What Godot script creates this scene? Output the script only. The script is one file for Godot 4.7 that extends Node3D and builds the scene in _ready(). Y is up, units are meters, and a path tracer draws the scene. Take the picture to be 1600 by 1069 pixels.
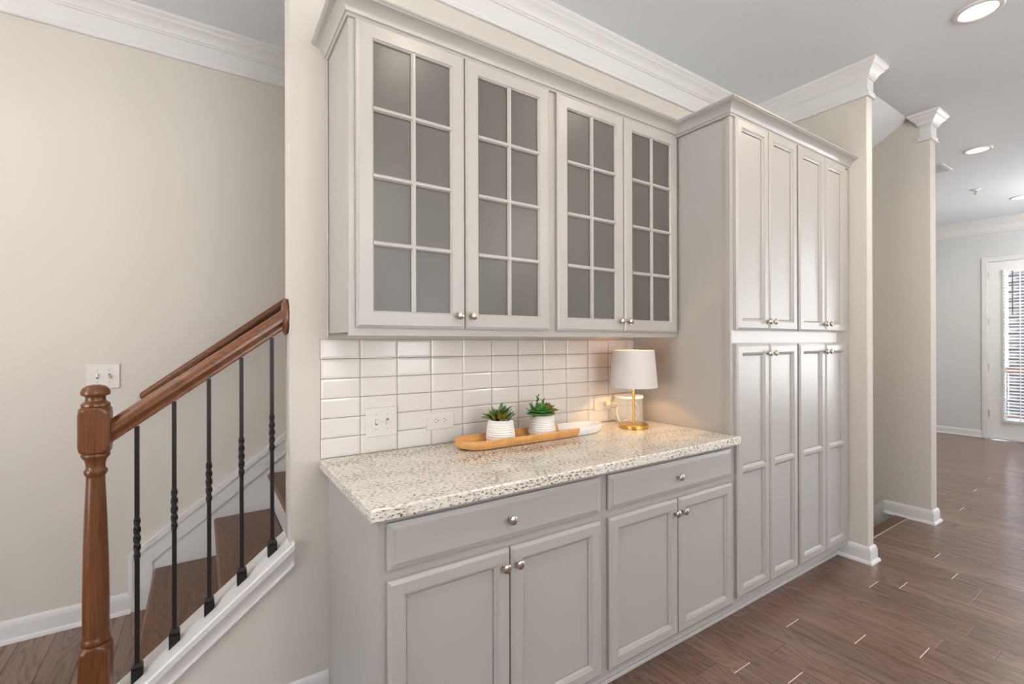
extends Node3D
# A built-in buffet of painted cabinets between a staircase and an open living room.
# x runs along the cabinet wall, z comes out of that wall, y is up. Units are metres.

const CEIL := 3.07
const EYE := Vector3(-0.3767, 1.3593, 1.9035)

var rng := RandomNumberGenerator.new()
var taken := {}
var M := {}


# ---------------------------------------------------------------- mesh builder
class MB:
	var t := PackedVector3Array()

	func tri(a: Vector3, b: Vector3, c: Vector3) -> void:
		t.append(a); t.append(b); t.append(c)

	func quad(a: Vector3, b: Vector3, c: Vector3, d: Vector3) -> void:
		tri(a, b, c); tri(a, c, d)

	# turns the triangles added since «start» outwards (each primitive is a closed shell)
	func fix(start: int) -> void:
		var n := t.size() - start
		if n == 0:
			return
		var c := Vector3.ZERO
		for i in range(start, t.size()):
			c += t[i]
		c /= n
		var vol := 0.0
		for i in range(start, t.size(), 3):
			vol += (t[i] - c).dot((t[i + 1] - c).cross(t[i + 2] - c))
		if vol > 0.0:   # counter-clockwise from outside: swap, Godot wants clockwise
			for i in range(start, t.size(), 3):
				var k := t[i + 1]
				t[i + 1] = t[i + 2]
				t[i + 2] = k

	func move(start: int, x: Transform3D) -> void:
		for i in range(start, t.size()):
			t[i] = x * t[i]

	func box(a: Vector3, b: Vector3) -> void:
		cbox(a, b, 0.0)

	func cbox(a: Vector3, b: Vector3, c: float) -> void:
		var s := t.size()
		var m := (a + b) / 2.0
		var h := ((b - a) / 2.0).abs()
		if c <= 0.0:
			var p := []
			for i in 8:
				p.append(m + Vector3(h.x * (1 if i & 1 else -1), h.y * (1 if i & 2 else -1), h.z * (1 if i & 4 else -1)))
			for f in [[0, 1, 3, 2], [4, 6, 7, 5], [0, 4, 5, 1], [2, 3, 7, 6], [0, 2, 6, 4], [1, 5, 7, 3]]:
				quad(p[f[0]], p[f[1]], p[f[2]], p[f[3]])
		else:
			c = minf(c, minf(h.x, minf(h.y, h.z)) * 0.98)
			# vertex of corner i that lies on the face across axis k
			var vtx := func(i: int, k: int) -> Vector3:
				var q := Vector3(h.x - c, h.y - c, h.z - c)
				q[k] = h[k]
				return m + Vector3(q.x * (1 if i & 1 else -1), q.y * (1 if i & 2 else -1), q.z * (1 if i & 4 else -1))
			for k in 3:
				for side in 2:
					var ids := []
					for i in 8:
						if ((i >> k) & 1) == side:
							ids.append(i)
					quadn(vtx.call(ids[0], k), vtx.call(ids[1], k), vtx.call(ids[3], k), vtx.call(ids[2], k), m)
			for k in 3:
				var k1 := (k + 1) % 3
				var k2 := (k + 2) % 3
				for i in 8:
					if (i >> k) & 1 == 0:
						var j := i | (1 << k)
						quadn(vtx.call(i, k1), vtx.call(j, k1), vtx.call(j, k2), vtx.call(i, k2), m)
			for i in 8:
				trin(vtx.call(i, 0), vtx.call(i, 1), vtx.call(i, 2), m)
			return
		fix(s)

	func trin(a: Vector3, b: Vector3, c: Vector3, inside: Vector3) -> void:
		if (b - a).cross(c - a).dot((a + b + c) / 3.0 - inside) > 0.0:
			tri(a, c, b)
		else:
			tri(a, b, c)

	func quadn(a: Vector3, b: Vector3, c: Vector3, d: Vector3, inside: Vector3) -> void:
		trin(a, b, c, inside); trin(a, c, d, inside)

	# a mitred rectangular frame in the xy plane; prof is a closed loop of (inset, z)
	func frame(x0: float, y0: float, x1: float, y1: float, prof: Array) -> void:
		var s := t.size()
		var n := prof.size()
		var corner := func(k: int, q: Vector2) -> Vector3:
			match k % 4:
				0: return Vector3(x0 + q.x, y0 + q.x, q.y)
				1: return Vector3(x1 - q.x, y0 + q.x, q.y)
				2: return Vector3(x1 - q.x, y1 - q.x, q.y)
			return Vector3(x0 + q.x, y1 - q.x, q.y)
		for k in 4:
			for i in n:
				var p: Vector2 = prof[i]
				var q: Vector2 = prof[(i + 1) % n]
				quad(corner.call(k, p), corner.call(k + 1, p), corner.call(k + 1, q), corner.call(k, q))
		fix(s)

	# a raised slab: profile (inset, z) from the back outwards, closed by the flat middle and a back
	func slab(x0: float, y0: float, x1: float, y1: float, prof: Array) -> void:
		var s := t.size()
		var ring := func(q: Vector2) -> Array:
			return [Vector3(x0 + q.x, y0 + q.x, q.y), Vector3(x1 - q.x, y0 + q.x, q.y), Vector3(x1 - q.x, y1 - q.x, q.y), Vector3(x0 + q.x, y1 - q.x, q.y)]
		for i in prof.size() - 1:
			var a: Array = ring.call(prof[i])
			var b: Array = ring.call(prof[i + 1])
			for k in 4:
				quad(a[k], a[(k + 1) % 4], b[(k + 1) % 4], b[k])
		var e: Array = ring.call(prof[-1])
		quad(e[0], e[1], e[2], e[3])
		var f: Array = ring.call(prof[0])
		quad(f[3], f[2], f[1], f[0])
		fix(s)

	# (r, y) profile turned round a vertical axis at «at»
	func lathe(prof: Array, seg := 32, at := Vector3.ZERO) -> void:
		var s := t.size()
		for i in prof.size() - 1:
			var p: Vector2 = prof[i]
			var q: Vector2 = prof[i + 1]
			for k in seg:
				var a := TAU * k / seg
				var b := TAU * (k + 1) / seg
				var p0 := at + Vector3(cos(a) * p.x, p.y, sin(a) * p.x)
				var p1 := at + Vector3(cos(b) * p.x, p.y, sin(b) * p.x)
				var q0 := at + Vector3(cos(a) * q.x, q.y, sin(a) * q.x)
				var q1 := at + Vector3(cos(b) * q.x, q.y, sin(b) * q.x)
				if p.x > 1e-6:
					tri(p0, p1, q1)
				if q.x > 1e-6:
					tri(p0, q1, q0)
		fix(s)

	# closed profile of (out, y) along a plan path of (x, z); «side» +1 puts it on the left of the walk
	func sweep(path: Array, prof: Array, side := 1.0) -> void:
		var s := t.size()
		var rows := []
		for i in path.size():
			var n0 := Vector2.ZERO
			var n1 := Vector2.ZERO
			if i > 0:
				var d: Vector2 = (path[i] - path[i - 1]).normalized()
				n0 = Vector2(d.y, -d.x) * side
			if i < path.size() - 1:
				var d: Vector2 = (path[i + 1] - path[i]).normalized()
				n1 = Vector2(d.y, -d.x) * side
			if i == 0:
				n0 = n1
			if i == path.size() - 1:
				n1 = n0
			var m := (n0 + n1).normalized()
			m /= maxf(m.dot(n0), 0.2)
			var row := []
			for q in prof:
				row.append(Vector3(path[i].x + m.x * q.x, q.y, path[i].y + m.y * q.x))
			rows.append(row)
		skin(rows, s)

	# joins closed rings of points and caps both ends
	func skin(rows: Array, s: int) -> void:
		var n: int = rows[0].size()
		for i in rows.size() - 1:
			for k in n:
				quad(rows[i][k], rows[i][(k + 1) % n], rows[i + 1][(k + 1) % n], rows[i + 1][k])
		cap(rows[0], false)
		cap(rows[-1], true)
		fix(s)

	func cap(ring: Array, turn: bool) -> void:
		var nrm := Vector3.ZERO
		for k in ring.size():
			nrm += (ring[k] as Vector3).cross(ring[(k + 1) % ring.size()])
		nrm = nrm.normalized()
		var ux := Vector3.UP.cross(nrm)
		if ux.length() < 0.05:
			ux = Vector3.RIGHT
		ux = ux.normalized()
		var uy := nrm.cross(ux)
		var flat := PackedVector2Array()
		for p in ring:
			flat.append(Vector2(ux.dot(p), uy.dot(p)))
		var ix := Geometry2D.triangulate_polygon(flat)
		for k in range(0, ix.size(), 3):
			var a: Vector2 = flat[ix[k]]
			var b: Vector2 = flat[ix[k + 1]]
			var c: Vector2 = flat[ix[k + 2]]
			var ccw := (b - a).cross(c - a) > 0.0
			if ccw == turn:
				tri(ring[ix[k]], ring[ix[k + 1]], ring[ix[k + 2]])
			else:
				tri(ring[ix[k]], ring[ix[k + 2]], ring[ix[k + 1]])

	# polygon in (x, y) given thickness from z0 to z1
	func prism(poly: Array, z0: float, z1: float) -> void:
		var s := t.size()
		var a := []
		var b := []
		for p in poly:
			a.append(Vector3(p.x, p.y, z0))
			b.append(Vector3(p.x, p.y, z1))
		skin([a, b], s)

	# cross-section of (z, y) from x0 to x1, climbing by «slope», cut plumb
	func climb(sec: Array, x0: float, x1: float, y_at_0: float, slope: float) -> void:
		var s := t.size()
		var a := []
		var b := []
		for p in sec:
			a.append(Vector3(x0, p.y + y_at_0 + slope * x0, p.x))
			b.append(Vector3(x1, p.y + y_at_0 + slope * x1, p.x))
		skin([a, b], s)

	func tube(pts: Array, r: float, seg := 10) -> void:
		var s := t.size()
		var rows := []
		var side := Vector3.ZERO
		for i in pts.size():
			var d: Vector3 = ((pts[mini(i + 1, pts.size() - 1)] as Vector3) - pts[maxi(i - 1, 0)]).normalized()
			if side == Vector3.ZERO:
				side = d.cross(Vector3.UP if absf(d.y) < 0.9 else Vector3.RIGHT).normalized()
			side = (side - d * side.dot(d)).normalized()
			var up := d.cross(side)
			var ring := []
			for k in seg:
				var a := TAU * k / seg
				ring.append(pts[i] + (side * cos(a) + up * sin(a)) * r)
			rows.append(ring)
		skin(rows, s)

	# mesh with normals smoothed across edges flatter than «angle» degrees
	func mesh(angle := 0.0) -> ArrayMesh:
		var nf := t.size() / 3
		var fn := PackedVector3Array()
		fn.resize(nf)
		for i in nf:
			fn[i] = -(t[i * 3 + 1] - t[i * 3]).cross(t[i * 3 + 2] - t[i * 3])
		var normals := PackedVector3Array()
		normals.resize(t.size())
		if angle <= 0.0:
			for i in t.size():
				normals[i] = fn[i / 3].normalized()
		else:
			var lim := cos(deg_to_rad(angle))
			var at := {}
			var keys := []
			for i in t.size():
				var key := Vector3i((t[i] * 20000.0).round())
				keys.append(key)
				if not at.has(key):
					at[key] = []
				at[key].append(i / 3)
			for i in t.size():
				var own := fn[i / 3].normalized()
				var sum := Vector3.ZERO
				for f in at[keys[i]]:
					if fn[f].normalized().dot(own) > lim:
						sum += fn[f]
				normals[i] = sum.normalized() if sum.length() > 1e-12 else own
		var arr := []
		arr.resize(Mesh.ARRAY_MAX)
		arr[Mesh.ARRAY_VERTEX] = t
		arr[Mesh.ARRAY_NORMAL] = normals
		var am := ArrayMesh.new()
		am.add_surface_from_arrays(Mesh.PRIMITIVE_TRIANGLES, arr)
		return am


# ---------------------------------------------------------------- scene helpers
func numbered(called: String) -> String:
	if not taken.has(called):
		taken[called] = 0
		return called
	taken[called] += 1
	return "%s_%03d" % [called, taken[called]]


func tag(o: Node3D, label: String, category: String, group := "") -> Node3D:
	o.set_meta("label", label)
	o.set_meta("category", category)
	if group:
		o.set_meta("group", group)
	return o


func thing(called: String, label: String, category: String, at := Vector3.ZERO, group := "") -> Node3D:
	var o := Node3D.new()
	o.name = numbered(called)
	add_child(o, true)
	o.position = at
	return tag(o, label, category, group)


func put(m: Mesh, called: String, mat: Material, parent: Node3D = null, at := Vector3.ZERO) -> MeshInstance3D:
	var o := MeshInstance3D.new()
	o.name = numbered(called) if parent == null else called
	o.mesh = m
	o.material_override = mat
	o.position = at
	(self if parent == null else parent).add_child(o, true)
	return o


func struct(m: Mesh, called: String, mat: Material, kind := "structure") -> MeshInstance3D:
	var o := put(m, called, mat)
	o.set_meta("kind", kind)
	return o


func paint(c: Color, rough := 0.5, spec := 0.5) -> StandardMaterial3D:
	var m := StandardMaterial3D.new()
	m.albedo_color = c
	m.roughness = rough
	m.metallic_specular = spec
	return m


func srgb(r: int, g: int, b: int) -> Color:
	return Color8(r, g, b)


# ---------------------------------------------------------------- textures
# oak: growth rings in cathedral arches, fine pores; grain runs down the picture
func oak_image(w: int, h: int, sd: int, contrast: float, rings: float) -> Image:
	var n := FastNoiseLite.new()
	n.seed = sd
	n.noise_type = FastNoiseLite.TYPE_SIMPLEX_SMOOTH
	n.fractal_octaves = 2
	n.frequency = 1.0
	var im := Image.create(w, h, false, Image.FORMAT_RGB8)
	for y in h:
		var v := float(y) / h
		for x in w:
			var u := float(x) / w
			var warp := n.get_noise_2d(u * 2.2, v * 1.3) * 0.9 + n.get_noise_2d(u * 9.0 + 40.0, v * 3.0) * 0.08
			var ring := 0.5 + 0.5 * sin((u + warp) * rings)
			ring = pow(ring, 2.2)
			var pore := n.get_noise_2d(u * 150.0, v * 9.0 + 7.0)
			var tone := n.get_noise_2d(u * 30.0 + 9.0, v * 1.2)
			var k := 1.0 - contrast * (0.55 * ring * (0.6 + 0.5 * pore) + 0.30 * maxf(pore, 0.0) + 0.25 * tone)
			k = clampf(k, 0.0, 1.0)
			im.set_pixel(x, y, Color(k, k * (0.985 + 0.015 * k), k * (0.965 + 0.035 * k)))
	return im


# granite: cream ground, tan clouds, grey and brown flecks drawn out along x, a dark drift near the tray
func granite_image(w: int, h: int) -> Image:
	var n := FastNoiseLite.new()
	n.seed = 11
	n.noise_type = FastNoiseLite.TYPE_SIMPLEX_SMOOTH
	n.fractal_type = FastNoiseLite.FRACTAL_NONE
	n.frequency = 1.0
	var im := Image.create(w, h, false, Image.FORMAT_RGB8)
	for y in h:
		var z := 0.675 * y / h
		for x in w:
			var px := 1.8 * x / w
			var cloud := n.get_noise_2d(px * 4.0, z * 9.0)
			var mid := n.get_noise_2d(px * 46.0 + 5.0, z * 105.0)
			var fine := n.get_noise_2d(px * 78.0, z * 205.0 + 31.0)
			var c := Color(0.865, 0.840, 0.795)
			c = c.lerp(Color(0.775, 0.725, 0.655), clampf(mid * 0.7 + cloud * 0.5, 0.0, 0.6))
			c = c.lerp(Color(0.93, 0.915, 0.89), clampf(-mid * 0.9 - 0.1, 0.0, 0.6))
			var d := (z - (0.345 - 0.09 * (px - 0.7) + 0.035 * sin(px * 7.0) + 0.03 * cloud)) / 0.06
			var drift := exp(-d * d) * smoothstep(0.25, 0.6, px) * (1.0 - smoothstep(1.0, 1.25, px))
			var e := (z - 0.10) / 0.09
			drift = maxf(drift, 0.6 * exp(-e * e) * (1.0 - smoothstep(0.4, 0.75, px)))
			var s := fine * 0.66 + mid * 0.42 + cloud * 0.14 + drift * 0.34
			if s > 0.40:
				var kind := n.get_noise_2d(px * 22.0 + 90.0, z * 30.0) - 0.35 * drift
				var f := Color(0.35, 0.315, 0.295)
				if kind > 0.30 or kind < -0.42:
					f = Color(0.17, 0.125, 0.115)
				elif kind < 0.0:
					f = Color(0.47, 0.435, 0.405)
				c = c.lerp(f, clampf((s - 0.40) * 7.0, 0.0, 0.9))
			im.set_pixel(x, y, c)
	return im


func textured(im: Image, tint: Color, scale: Vector3, offset := Vector3.ZERO, rough := 0.4, spec := 0.5) -> StandardMaterial3D:
	return textured_tex(ImageTexture.create_from_image(im), tint, scale, offset, rough, spec)


func textured_tex(tex: Texture2D, tint: Color, scale: Vector3, offset := Vector3.ZERO, rough := 0.4, spec := 0.5) -> StandardMaterial3D:
	var m := paint(tint, rough, spec)
	m.albedo_texture = tex
	m.uv1_triplanar = true
	m.uv1_triplanar_sharpness = 8.0
	m.uv1_scale = scale
	m.uv1_offset = offset
	return m


func make_materials() -> void:
	M.wall = paint(srgb(206, 199, 189), 0.75, 0.35)
	M.wall_daylight_tint = paint(srgb(206, 207, 205), 0.75, 0.35)  # wall paint with the far room's cool daylight put into its colour
	M.ceiling = paint(srgb(229, 232, 234), 0.85, 0.3)
	M.trim = paint(srgb(219, 216, 213), 0.38, 0.5)
	M.cabinet = paint(srgb(172, 167, 161), 0.31, 0.5)
	M.filler = paint(srgb(194, 190, 186), 0.36, 0.5)
	M.toe = paint(srgb(196, 190, 184), 0.4, 0.5)
	M.frost = paint(srgb(94, 90, 85), 0.30, 0.5)
	M.inside = paint(srgb(150, 128, 104), 0.6, 0.4)
	M.tile = paint(srgb(222, 216, 209), 0.14, 0.4)
	M.grout = paint(srgb(140, 124, 104), 0.9, 0.2)
	M.plate = paint(srgb(220, 214, 208), 0.35, 0.5)
	M.slot = paint(srgb(46, 42, 38), 0.6, 0.3)
	M.iron = paint(srgb(27, 24, 21), 0.42, 0.4)
	M.nickel = paint(srgb(190, 180, 166), 0.28)
	M.nickel.metallic = 1.0
	M.brass = paint(srgb(214, 172, 92), 0.30)
	M.brass.metallic = 1.0
	M.shade = paint(srgb(208, 203, 198), 0.9, 0.2)
	M.shade.backlight_enabled = true
	M.shade.backlight = Color(0.3, 0.29, 0.27)
	M.pot = paint(srgb(238, 234, 228), 0.7, 0.3)
	M.soil = paint(srgb(60, 45, 34), 0.95, 0.2)
	M.tray_white = paint(srgb(240, 236, 231), 0.5, 0.4)
	M.cord = paint(srgb(238, 230, 214), 0.5, 0.4)
	M.jar = paint(Color(0.95, 0.97, 0.97, 0.12), 0.06, 0.5)
	M.jar.transparency = BaseMaterial3D.TRANSPARENCY_ALPHA
	M.jar_rim = paint(srgb(240, 238, 234), 0.4, 0.5)
	M.pane = paint(Color(0.97, 0.99, 1.0, 0.06), 0.02, 0.5)
	M.pane.transparency = BaseMaterial3D.TRANSPARENCY_ALPHA
	M.blind = paint(srgb(238, 238, 238), 0.5, 0.4)
	M.door = paint(srgb(228, 227, 225), 0.4, 0.5)
	M.hinge = paint(srgb(190, 190, 192), 0.35)
	M.hinge.metallic = 1.0
	M.vent = paint(srgb(224, 223, 221), 0.5, 0.4)
	M.wand = paint(srgb(40, 40, 42), 0.4, 0.5)
	M.lens = paint(srgb(255, 250, 242), 0.5, 0.3)
	M.lens.emission_enabled = true
	M.lens.emission = Color(1.0, 0.97, 0.92)
	M.lens.emission_energy_multiplier = 2.5
	M.bulb = paint(srgb(255, 240, 215), 0.5, 0.3)
	M.bulb.emission_enabled = true
	M.bulb.emission = Color(1.0, 0.85, 0.62)
	M.bulb.emission_energy_multiplier = 3.0
	M.globe = paint(srgb(255, 250, 242), 0.5, 0.3)
	M.globe.emission_enabled = true
	M.globe.emission = Color(1.0, 0.95, 0.88)
	M.globe.emission_energy_multiplier = 2.0
	M.brick = []
	for c in [srgb(62, 60, 64), srgb(78, 74, 77), srgb(50, 48, 53), srgb(90, 83, 82)]:
		M.brick.append(paint(c, 0.9, 0.2))
	M.mortar = paint(srgb(128, 126, 124), 0.95, 0.2)
	M.patio = paint(srgb(178, 176, 172), 0.9, 0.2)
	M.cedar = paint(srgb(112, 74, 48), 0.7, 0.3)
	M.leaf = [paint(srgb(96, 130, 78), 0.5, 0.4), paint(srgb(126, 152, 106), 0.5, 0.4), paint(srgb(74, 108, 60), 0.5, 0.4), paint(srgb(146, 168, 128), 0.5, 0.4)]
	M.olive = [paint(srgb(150, 134, 56), 0.5, 0.4), paint(srgb(150, 112, 44), 0.5, 0.4), paint(srgb(112, 116, 50), 0.5, 0.4)]
	M.jade = [paint(srgb(80, 134, 62), 0.4, 0.5), paint(srgb(98, 152, 76), 0.4, 0.5)]

	var oak := ImageTexture.create_from_image(oak_image(384, 768, 5, 0.42, 46.0))
	var fine := ImageTexture.create_from_image(oak_image(384, 512, 23, 0.45, 24.0))
	# planks: the grain runs along z, a plank never reaches the edge of the picture
	M.plank = []
	var tones := [srgb(126, 100, 87), srgb(132, 104, 90), srgb(121, 96, 84), srgb(136, 109, 95), srgb(124, 97, 83), srgb(128, 103, 91)]
	for i in 6:
		M.plank.append(textured_tex(oak, tones[i], Vector3(2.2, 2.2, 0.55), Vector3(0.25 + 0.1 * i, 0.5, 0.5), 0.22, 0.5))
	M.joint = paint(srgb(226, 212, 200), 0.5, 0.4)  # pale tone paints the gleam of light on plank ends
	M.tread = []
	for i in 3:   # grain along z on the treads
		M.tread.append(textured_tex(oak, srgb(104, 70, 46), Vector3(2.0, 2.0, 0.6), Vector3(0.35 + 0.13 * i, 0.5, 0.5), 0.32, 0.5))
	M.rail = textured_tex(fine, srgb(116, 70, 40), Vector3(0.9, 9.0, 9.0), Vector3(0.5, 0.5, 0.5), 0.28, 0.5)   # grain along x
	M.newel = textured_tex(fine, srgb(112, 66, 36), Vector3(9.0, 0.8, 9.0), Vector3(0.5, 0.0, 0.5), 0.28, 0.5)    # grain along y
	M.tray_wood = textured(oak_image(256, 256, 41, 0.22, 18.0), srgb(226, 168, 104), Vector3(0.9, 8.0, 8.0), Vector3(0.5, 0.5, 0.5), 0.42, 0.4)
	M.granite = textured(granite_image(2048, 768), Color.WHITE, Vector3(1.0 / 1.8, 1.0 / 0.675, 1.0 / 0.675), Vector3(0.02, 0.0, 0.02), 0.16, 0.5)


# ---------------------------------------------------------------- light and camera
func setup_camera() -> void:
	var cam := Camera3D.new()
	cam.name = "camera"
	var yaw := 0.5849
	var pit := 0.0014
	var rol := -0.0027
	var fwd := Vector3(sin(yaw), 0, -cos(yaw))
	var right := Vector3(cos(yaw), 0, sin(yaw))
	var f := fwd * cos(pit) + Vector3.UP * sin(pit)
	var u := -fwd * sin(pit) + Vector3.UP * cos(pit)
	var r2 := right * cos(rol) + u * sin(rol)
	var u2 := -right * sin(rol) + u * cos(rol)
	cam.transform = Transform3D(Basis(r2, u2, -f), EYE)
	cam.fov = rad_to_deg(2.0 * atan(1069.0 / 2.0 / 730.9))
	cam.near = 0.05
	cam.far = 200.0
	add_child(cam)
	cam.current = true


func setup_light() -> void:
	var env := Environment.new()
	env.background_mode = Environment.BG_SKY
	var sky := Sky.new()
	var sm := ProceduralSkyMaterial.new()
	sm.sky_top_color = Color(0.80, 0.86, 0.95)
	sm.sky_horizon_color = Color(0.95, 0.96, 0.97)
	sm.ground_horizon_color = Color(0.72, 0.73, 0.735)
	sm.ground_bottom_color = Color(0.58, 0.585, 0.59)
	sm.sky_energy_multiplier = 2.8
	sm.ground_energy_multiplier = 6.2
	sm.sun_angle_max = 1.0
	sky.sky_material = sm
	env.sky = sky
	env.tonemap_mode = Environment.TONE_MAPPER_LINEAR
	env.tonemap_exposure = 0.69
	env.sdfgi_enabled = true
	env.ssao_enabled = true
	env.ssil_enabled = true
	var we := WorldEnvironment.new()
	we.name = "world_environment"
	we.environment = env
	add_child(we)


func downlight(x: float, z: float, energy: float, warm: Color, label: String) -> void:
	var o := thing("recessed_light", label, "ceiling light", Vector3(x, CEIL, z), "recessed ceiling lights")
	var b := MB.new()
	b.lathe([Vector2(0.074, 0.002), Vector2(0.098, 0.002), Vector2(0.098, -0.004), Vector2(0.092, -0.009), Vector2(0.080, -0.010), Vector2(0.074, -0.006), Vector2(0.074, 0.002)], 40)
	put(b.mesh(35), "trim_ring", M.trim, o)
	b = MB.new()
	b.lathe([Vector2(0, -0.002), Vector2(0.074, -0.002), Vector2(0.074, -0.0065), Vector2(0.05, -0.0085), Vector2(0, -0.009)], 40)
	put(b.mesh(35), "lens", M.lens, o)
	var l := SpotLight3D.new()
	l.name = "lamp_light"
	l.position = Vector3(0, -0.03, 0)
	l.rotation.x = -PI / 2
	l.spot_angle = 78.0
	l.spot_angle_attenuation = 0.7
	l.spot_range = 20.0
	l.spot_attenuation = 2.0
	l.light_size = 0.07
	l.light_energy = energy
	l.light_color = warm
	l.shadow_enabled = true
	o.add_child(l)


# opal globe on a cord; unseen fill lights added behind and beside the viewer
func globe(x: float, z: float, y: float, energy: float, col: Color, label: String) -> void:
	var o := thing("added_fill_globe", label, "fill light", Vector3(x, CEIL, z), "added globe fill lights")
	var b := MB.new()
	b.lathe([Vector2(0, 0), Vector2(0.06, 0), Vector2(0.058, -0.02), Vector2(0.01, -0.026), Vector2(0, -0.026)], 24)
	b.tube([Vector3(0, -0.02, 0), Vector3(0, y - CEIL + 0.12, 0)], 0.004, 8)
	b.lathe([Vector2(0, y - CEIL + 0.15), Vector2(0.03, y - CEIL + 0.15), Vector2(0.034, y - CEIL + 0.105), Vector2(0, y - CEIL + 0.10)], 20)
	put(b.mesh(40), "canopy_and_cord", M.nickel, o)
	b = MB.new()
	var prof := []
	for k in 17:
		var a := PI * k / 16.0
		prof.append(Vector2(sin(a) * 0.12, y - CEIL - cos(a) * 0.12))
	b.lathe(prof, 32)
	put(b.mesh(60), "bulb_globe", M.globe, o)
	var l := OmniLight3D.new()
	l.name = "lamp_light"
	l.position = Vector3(0, y - CEIL, 0)
	l.omni_range = 30.0
	l.omni_attenuation = 2.0
	l.light_size = 0.1
	l.light_energy = energy
	l.light_color = col
	l.shadow_enabled = true
	o.add_child(l)


func _ready() -> void:
	rng.seed = 7
	setup_camera()
	setup_light()
	make_materials()
	build_shell()
	build_floor()
	build_trim()
	build_far_door()
	build_outside()
	build_stairs()
	build_cabinets()
	build_counter_things()
	build_ceiling_things()


# ---------------------------------------------------------------- room shell
func build_shell() -> void:
	var b := MB.new()
	b.box(Vector3(-3.4, CEIL, -1.3), Vector3(9.0, CEIL + 0.1, 5.2))
	struct(b.mesh(), "ceiling", M.ceiling)

	# the cabinet wall, its free end at the stairs, and the tiles laid on it
	b = MB.new()
	b.box(Vector3(-0.105, 0, -0.115), Vector3(3.03, CEIL, 0))
	var back := struct(b.mesh(), "wall_back", M.wall)
	build_tiles(back)

	# the wall across the stairs
	b = MB.new()
	b.box(Vector3(-3.4, -1.6, -1.27), Vector3(9.0, CEIL, -1.15))
	struct(b.mesh(), "wall_stair", M.wall)

	# wing walls either side of the stairwell that goes down
	b = MB.new()
	b.cbox(Vector3(3.03, 0, -1.15), Vector3(3.108, CEIL, 0.715), 0.004)
	struct(b.mesh(), "wall_wing", M.wall)
	b = MB.new()
	b.cbox(Vector3(4.157, -1.6, -1.15), Vector3(4.272, CEIL, 0.720), 0.004)
	struct(b.mesh(), "wall_end", M.wall)
	# sloped ceiling of that stairwell
	b = MB.new()
	b.prism([Vector2(0.594, CEIL), Vector2(0.594, CEIL + 0.05), Vector2(-1.15, CEIL + 0.05), Vector2(-1.15, CEIL - 1.033)], 3.108, 4.157)
	var tilt := Transform3D(Basis(Vector3(0, 0, 1), Vector3(0, 1, 0), Vector3(1, 0, 0)), Vector3.ZERO)
	b.move(0, tilt)
	var s := b.t.size()
	for i in range(0, s, 3):   # the axis swap mirrors: turn the faces back
		var k := b.t[i + 1]
		b.t[i + 1] = b.t[i + 2]
		b.t[i + 2] = k
	struct(b.mesh(), "ceiling_slope", M.ceiling)

	# far wall with the patio door and two windows, front wall with windows, side wall
	b = MB.new()
	var X := 8.835
	var holes := [[0.095, 1.075, 0.0, 2.485], [2.2, 4.8, 0.3, 2.6]]
	wall_with_holes(b, -1.15, 5.05, holes, X, X + 0.14, true)
	struct(b.mesh(), "wall_far", M.wall_daylight_tint)
	b = MB.new()
	wall_with_holes(b, -3.4, 8.975, FRONT_HOLES, 5.05, 5.19, false)
	struct(b.mesh(), "wall_front", M.wall)
	b = MB.new()
	wall_with_holes(b, -1.15, 5.05, SIDE_HOLES, -3.4, -3.26, true)
	struct(b.mesh(), "wall_side", M.wall)
	var k := 2
	for h in [holes[1]]:
		window(k, Vector3(X, 0, 0), true, h, -1.0); k += 1
	for h in FRONT_HOLES:
		window(k, Vector3(0, 0, 5.05), false, h, -1.0); k += 1
	for h in SIDE_HOLES:
		window(k, Vector3(-3.26, 0, 0), true, h, 1.0); k += 1


const FRONT_HOLES := [[-0.5, 1.2, 0.8, 2.5], [1.9, 2.8, 0.9, 2.5], [7.0, 8.3, 0.5, 2.5]]
const SIDE_HOLES := [[0.5, 2.1, 0.4, 2.5]]


# a wall along one axis with rectangular openings [from, to, low, high]
func wall_with_holes(b: MB, a0: float, a1: float, holes: Array, d0: float, d1: float, along_z: bool) -> void:
	var put_box := func(p0: float, p1: float, y0: float, y1: float) -> void:
		if p1 - p0 < 0.001 or y1 - y0 < 0.001:
			return
		if along_z:
			b.box(Vector3(d0, y0, p0), Vector3(d1, y1, p1))
		else:
			b.box(Vector3(p0, y0, d0), Vector3(p1, y1, d1))
	var at := a0
	for h in holes:
		put_box.call(at, h[0], 0.0, CEIL)
		put_box.call(h[0], h[1], 0.0, h[2])
		put_box.call(h[0], h[1], h[3], CEIL)
		at = h[1]
	put_box.call(at, a1, 0.0, CEIL)


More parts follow.
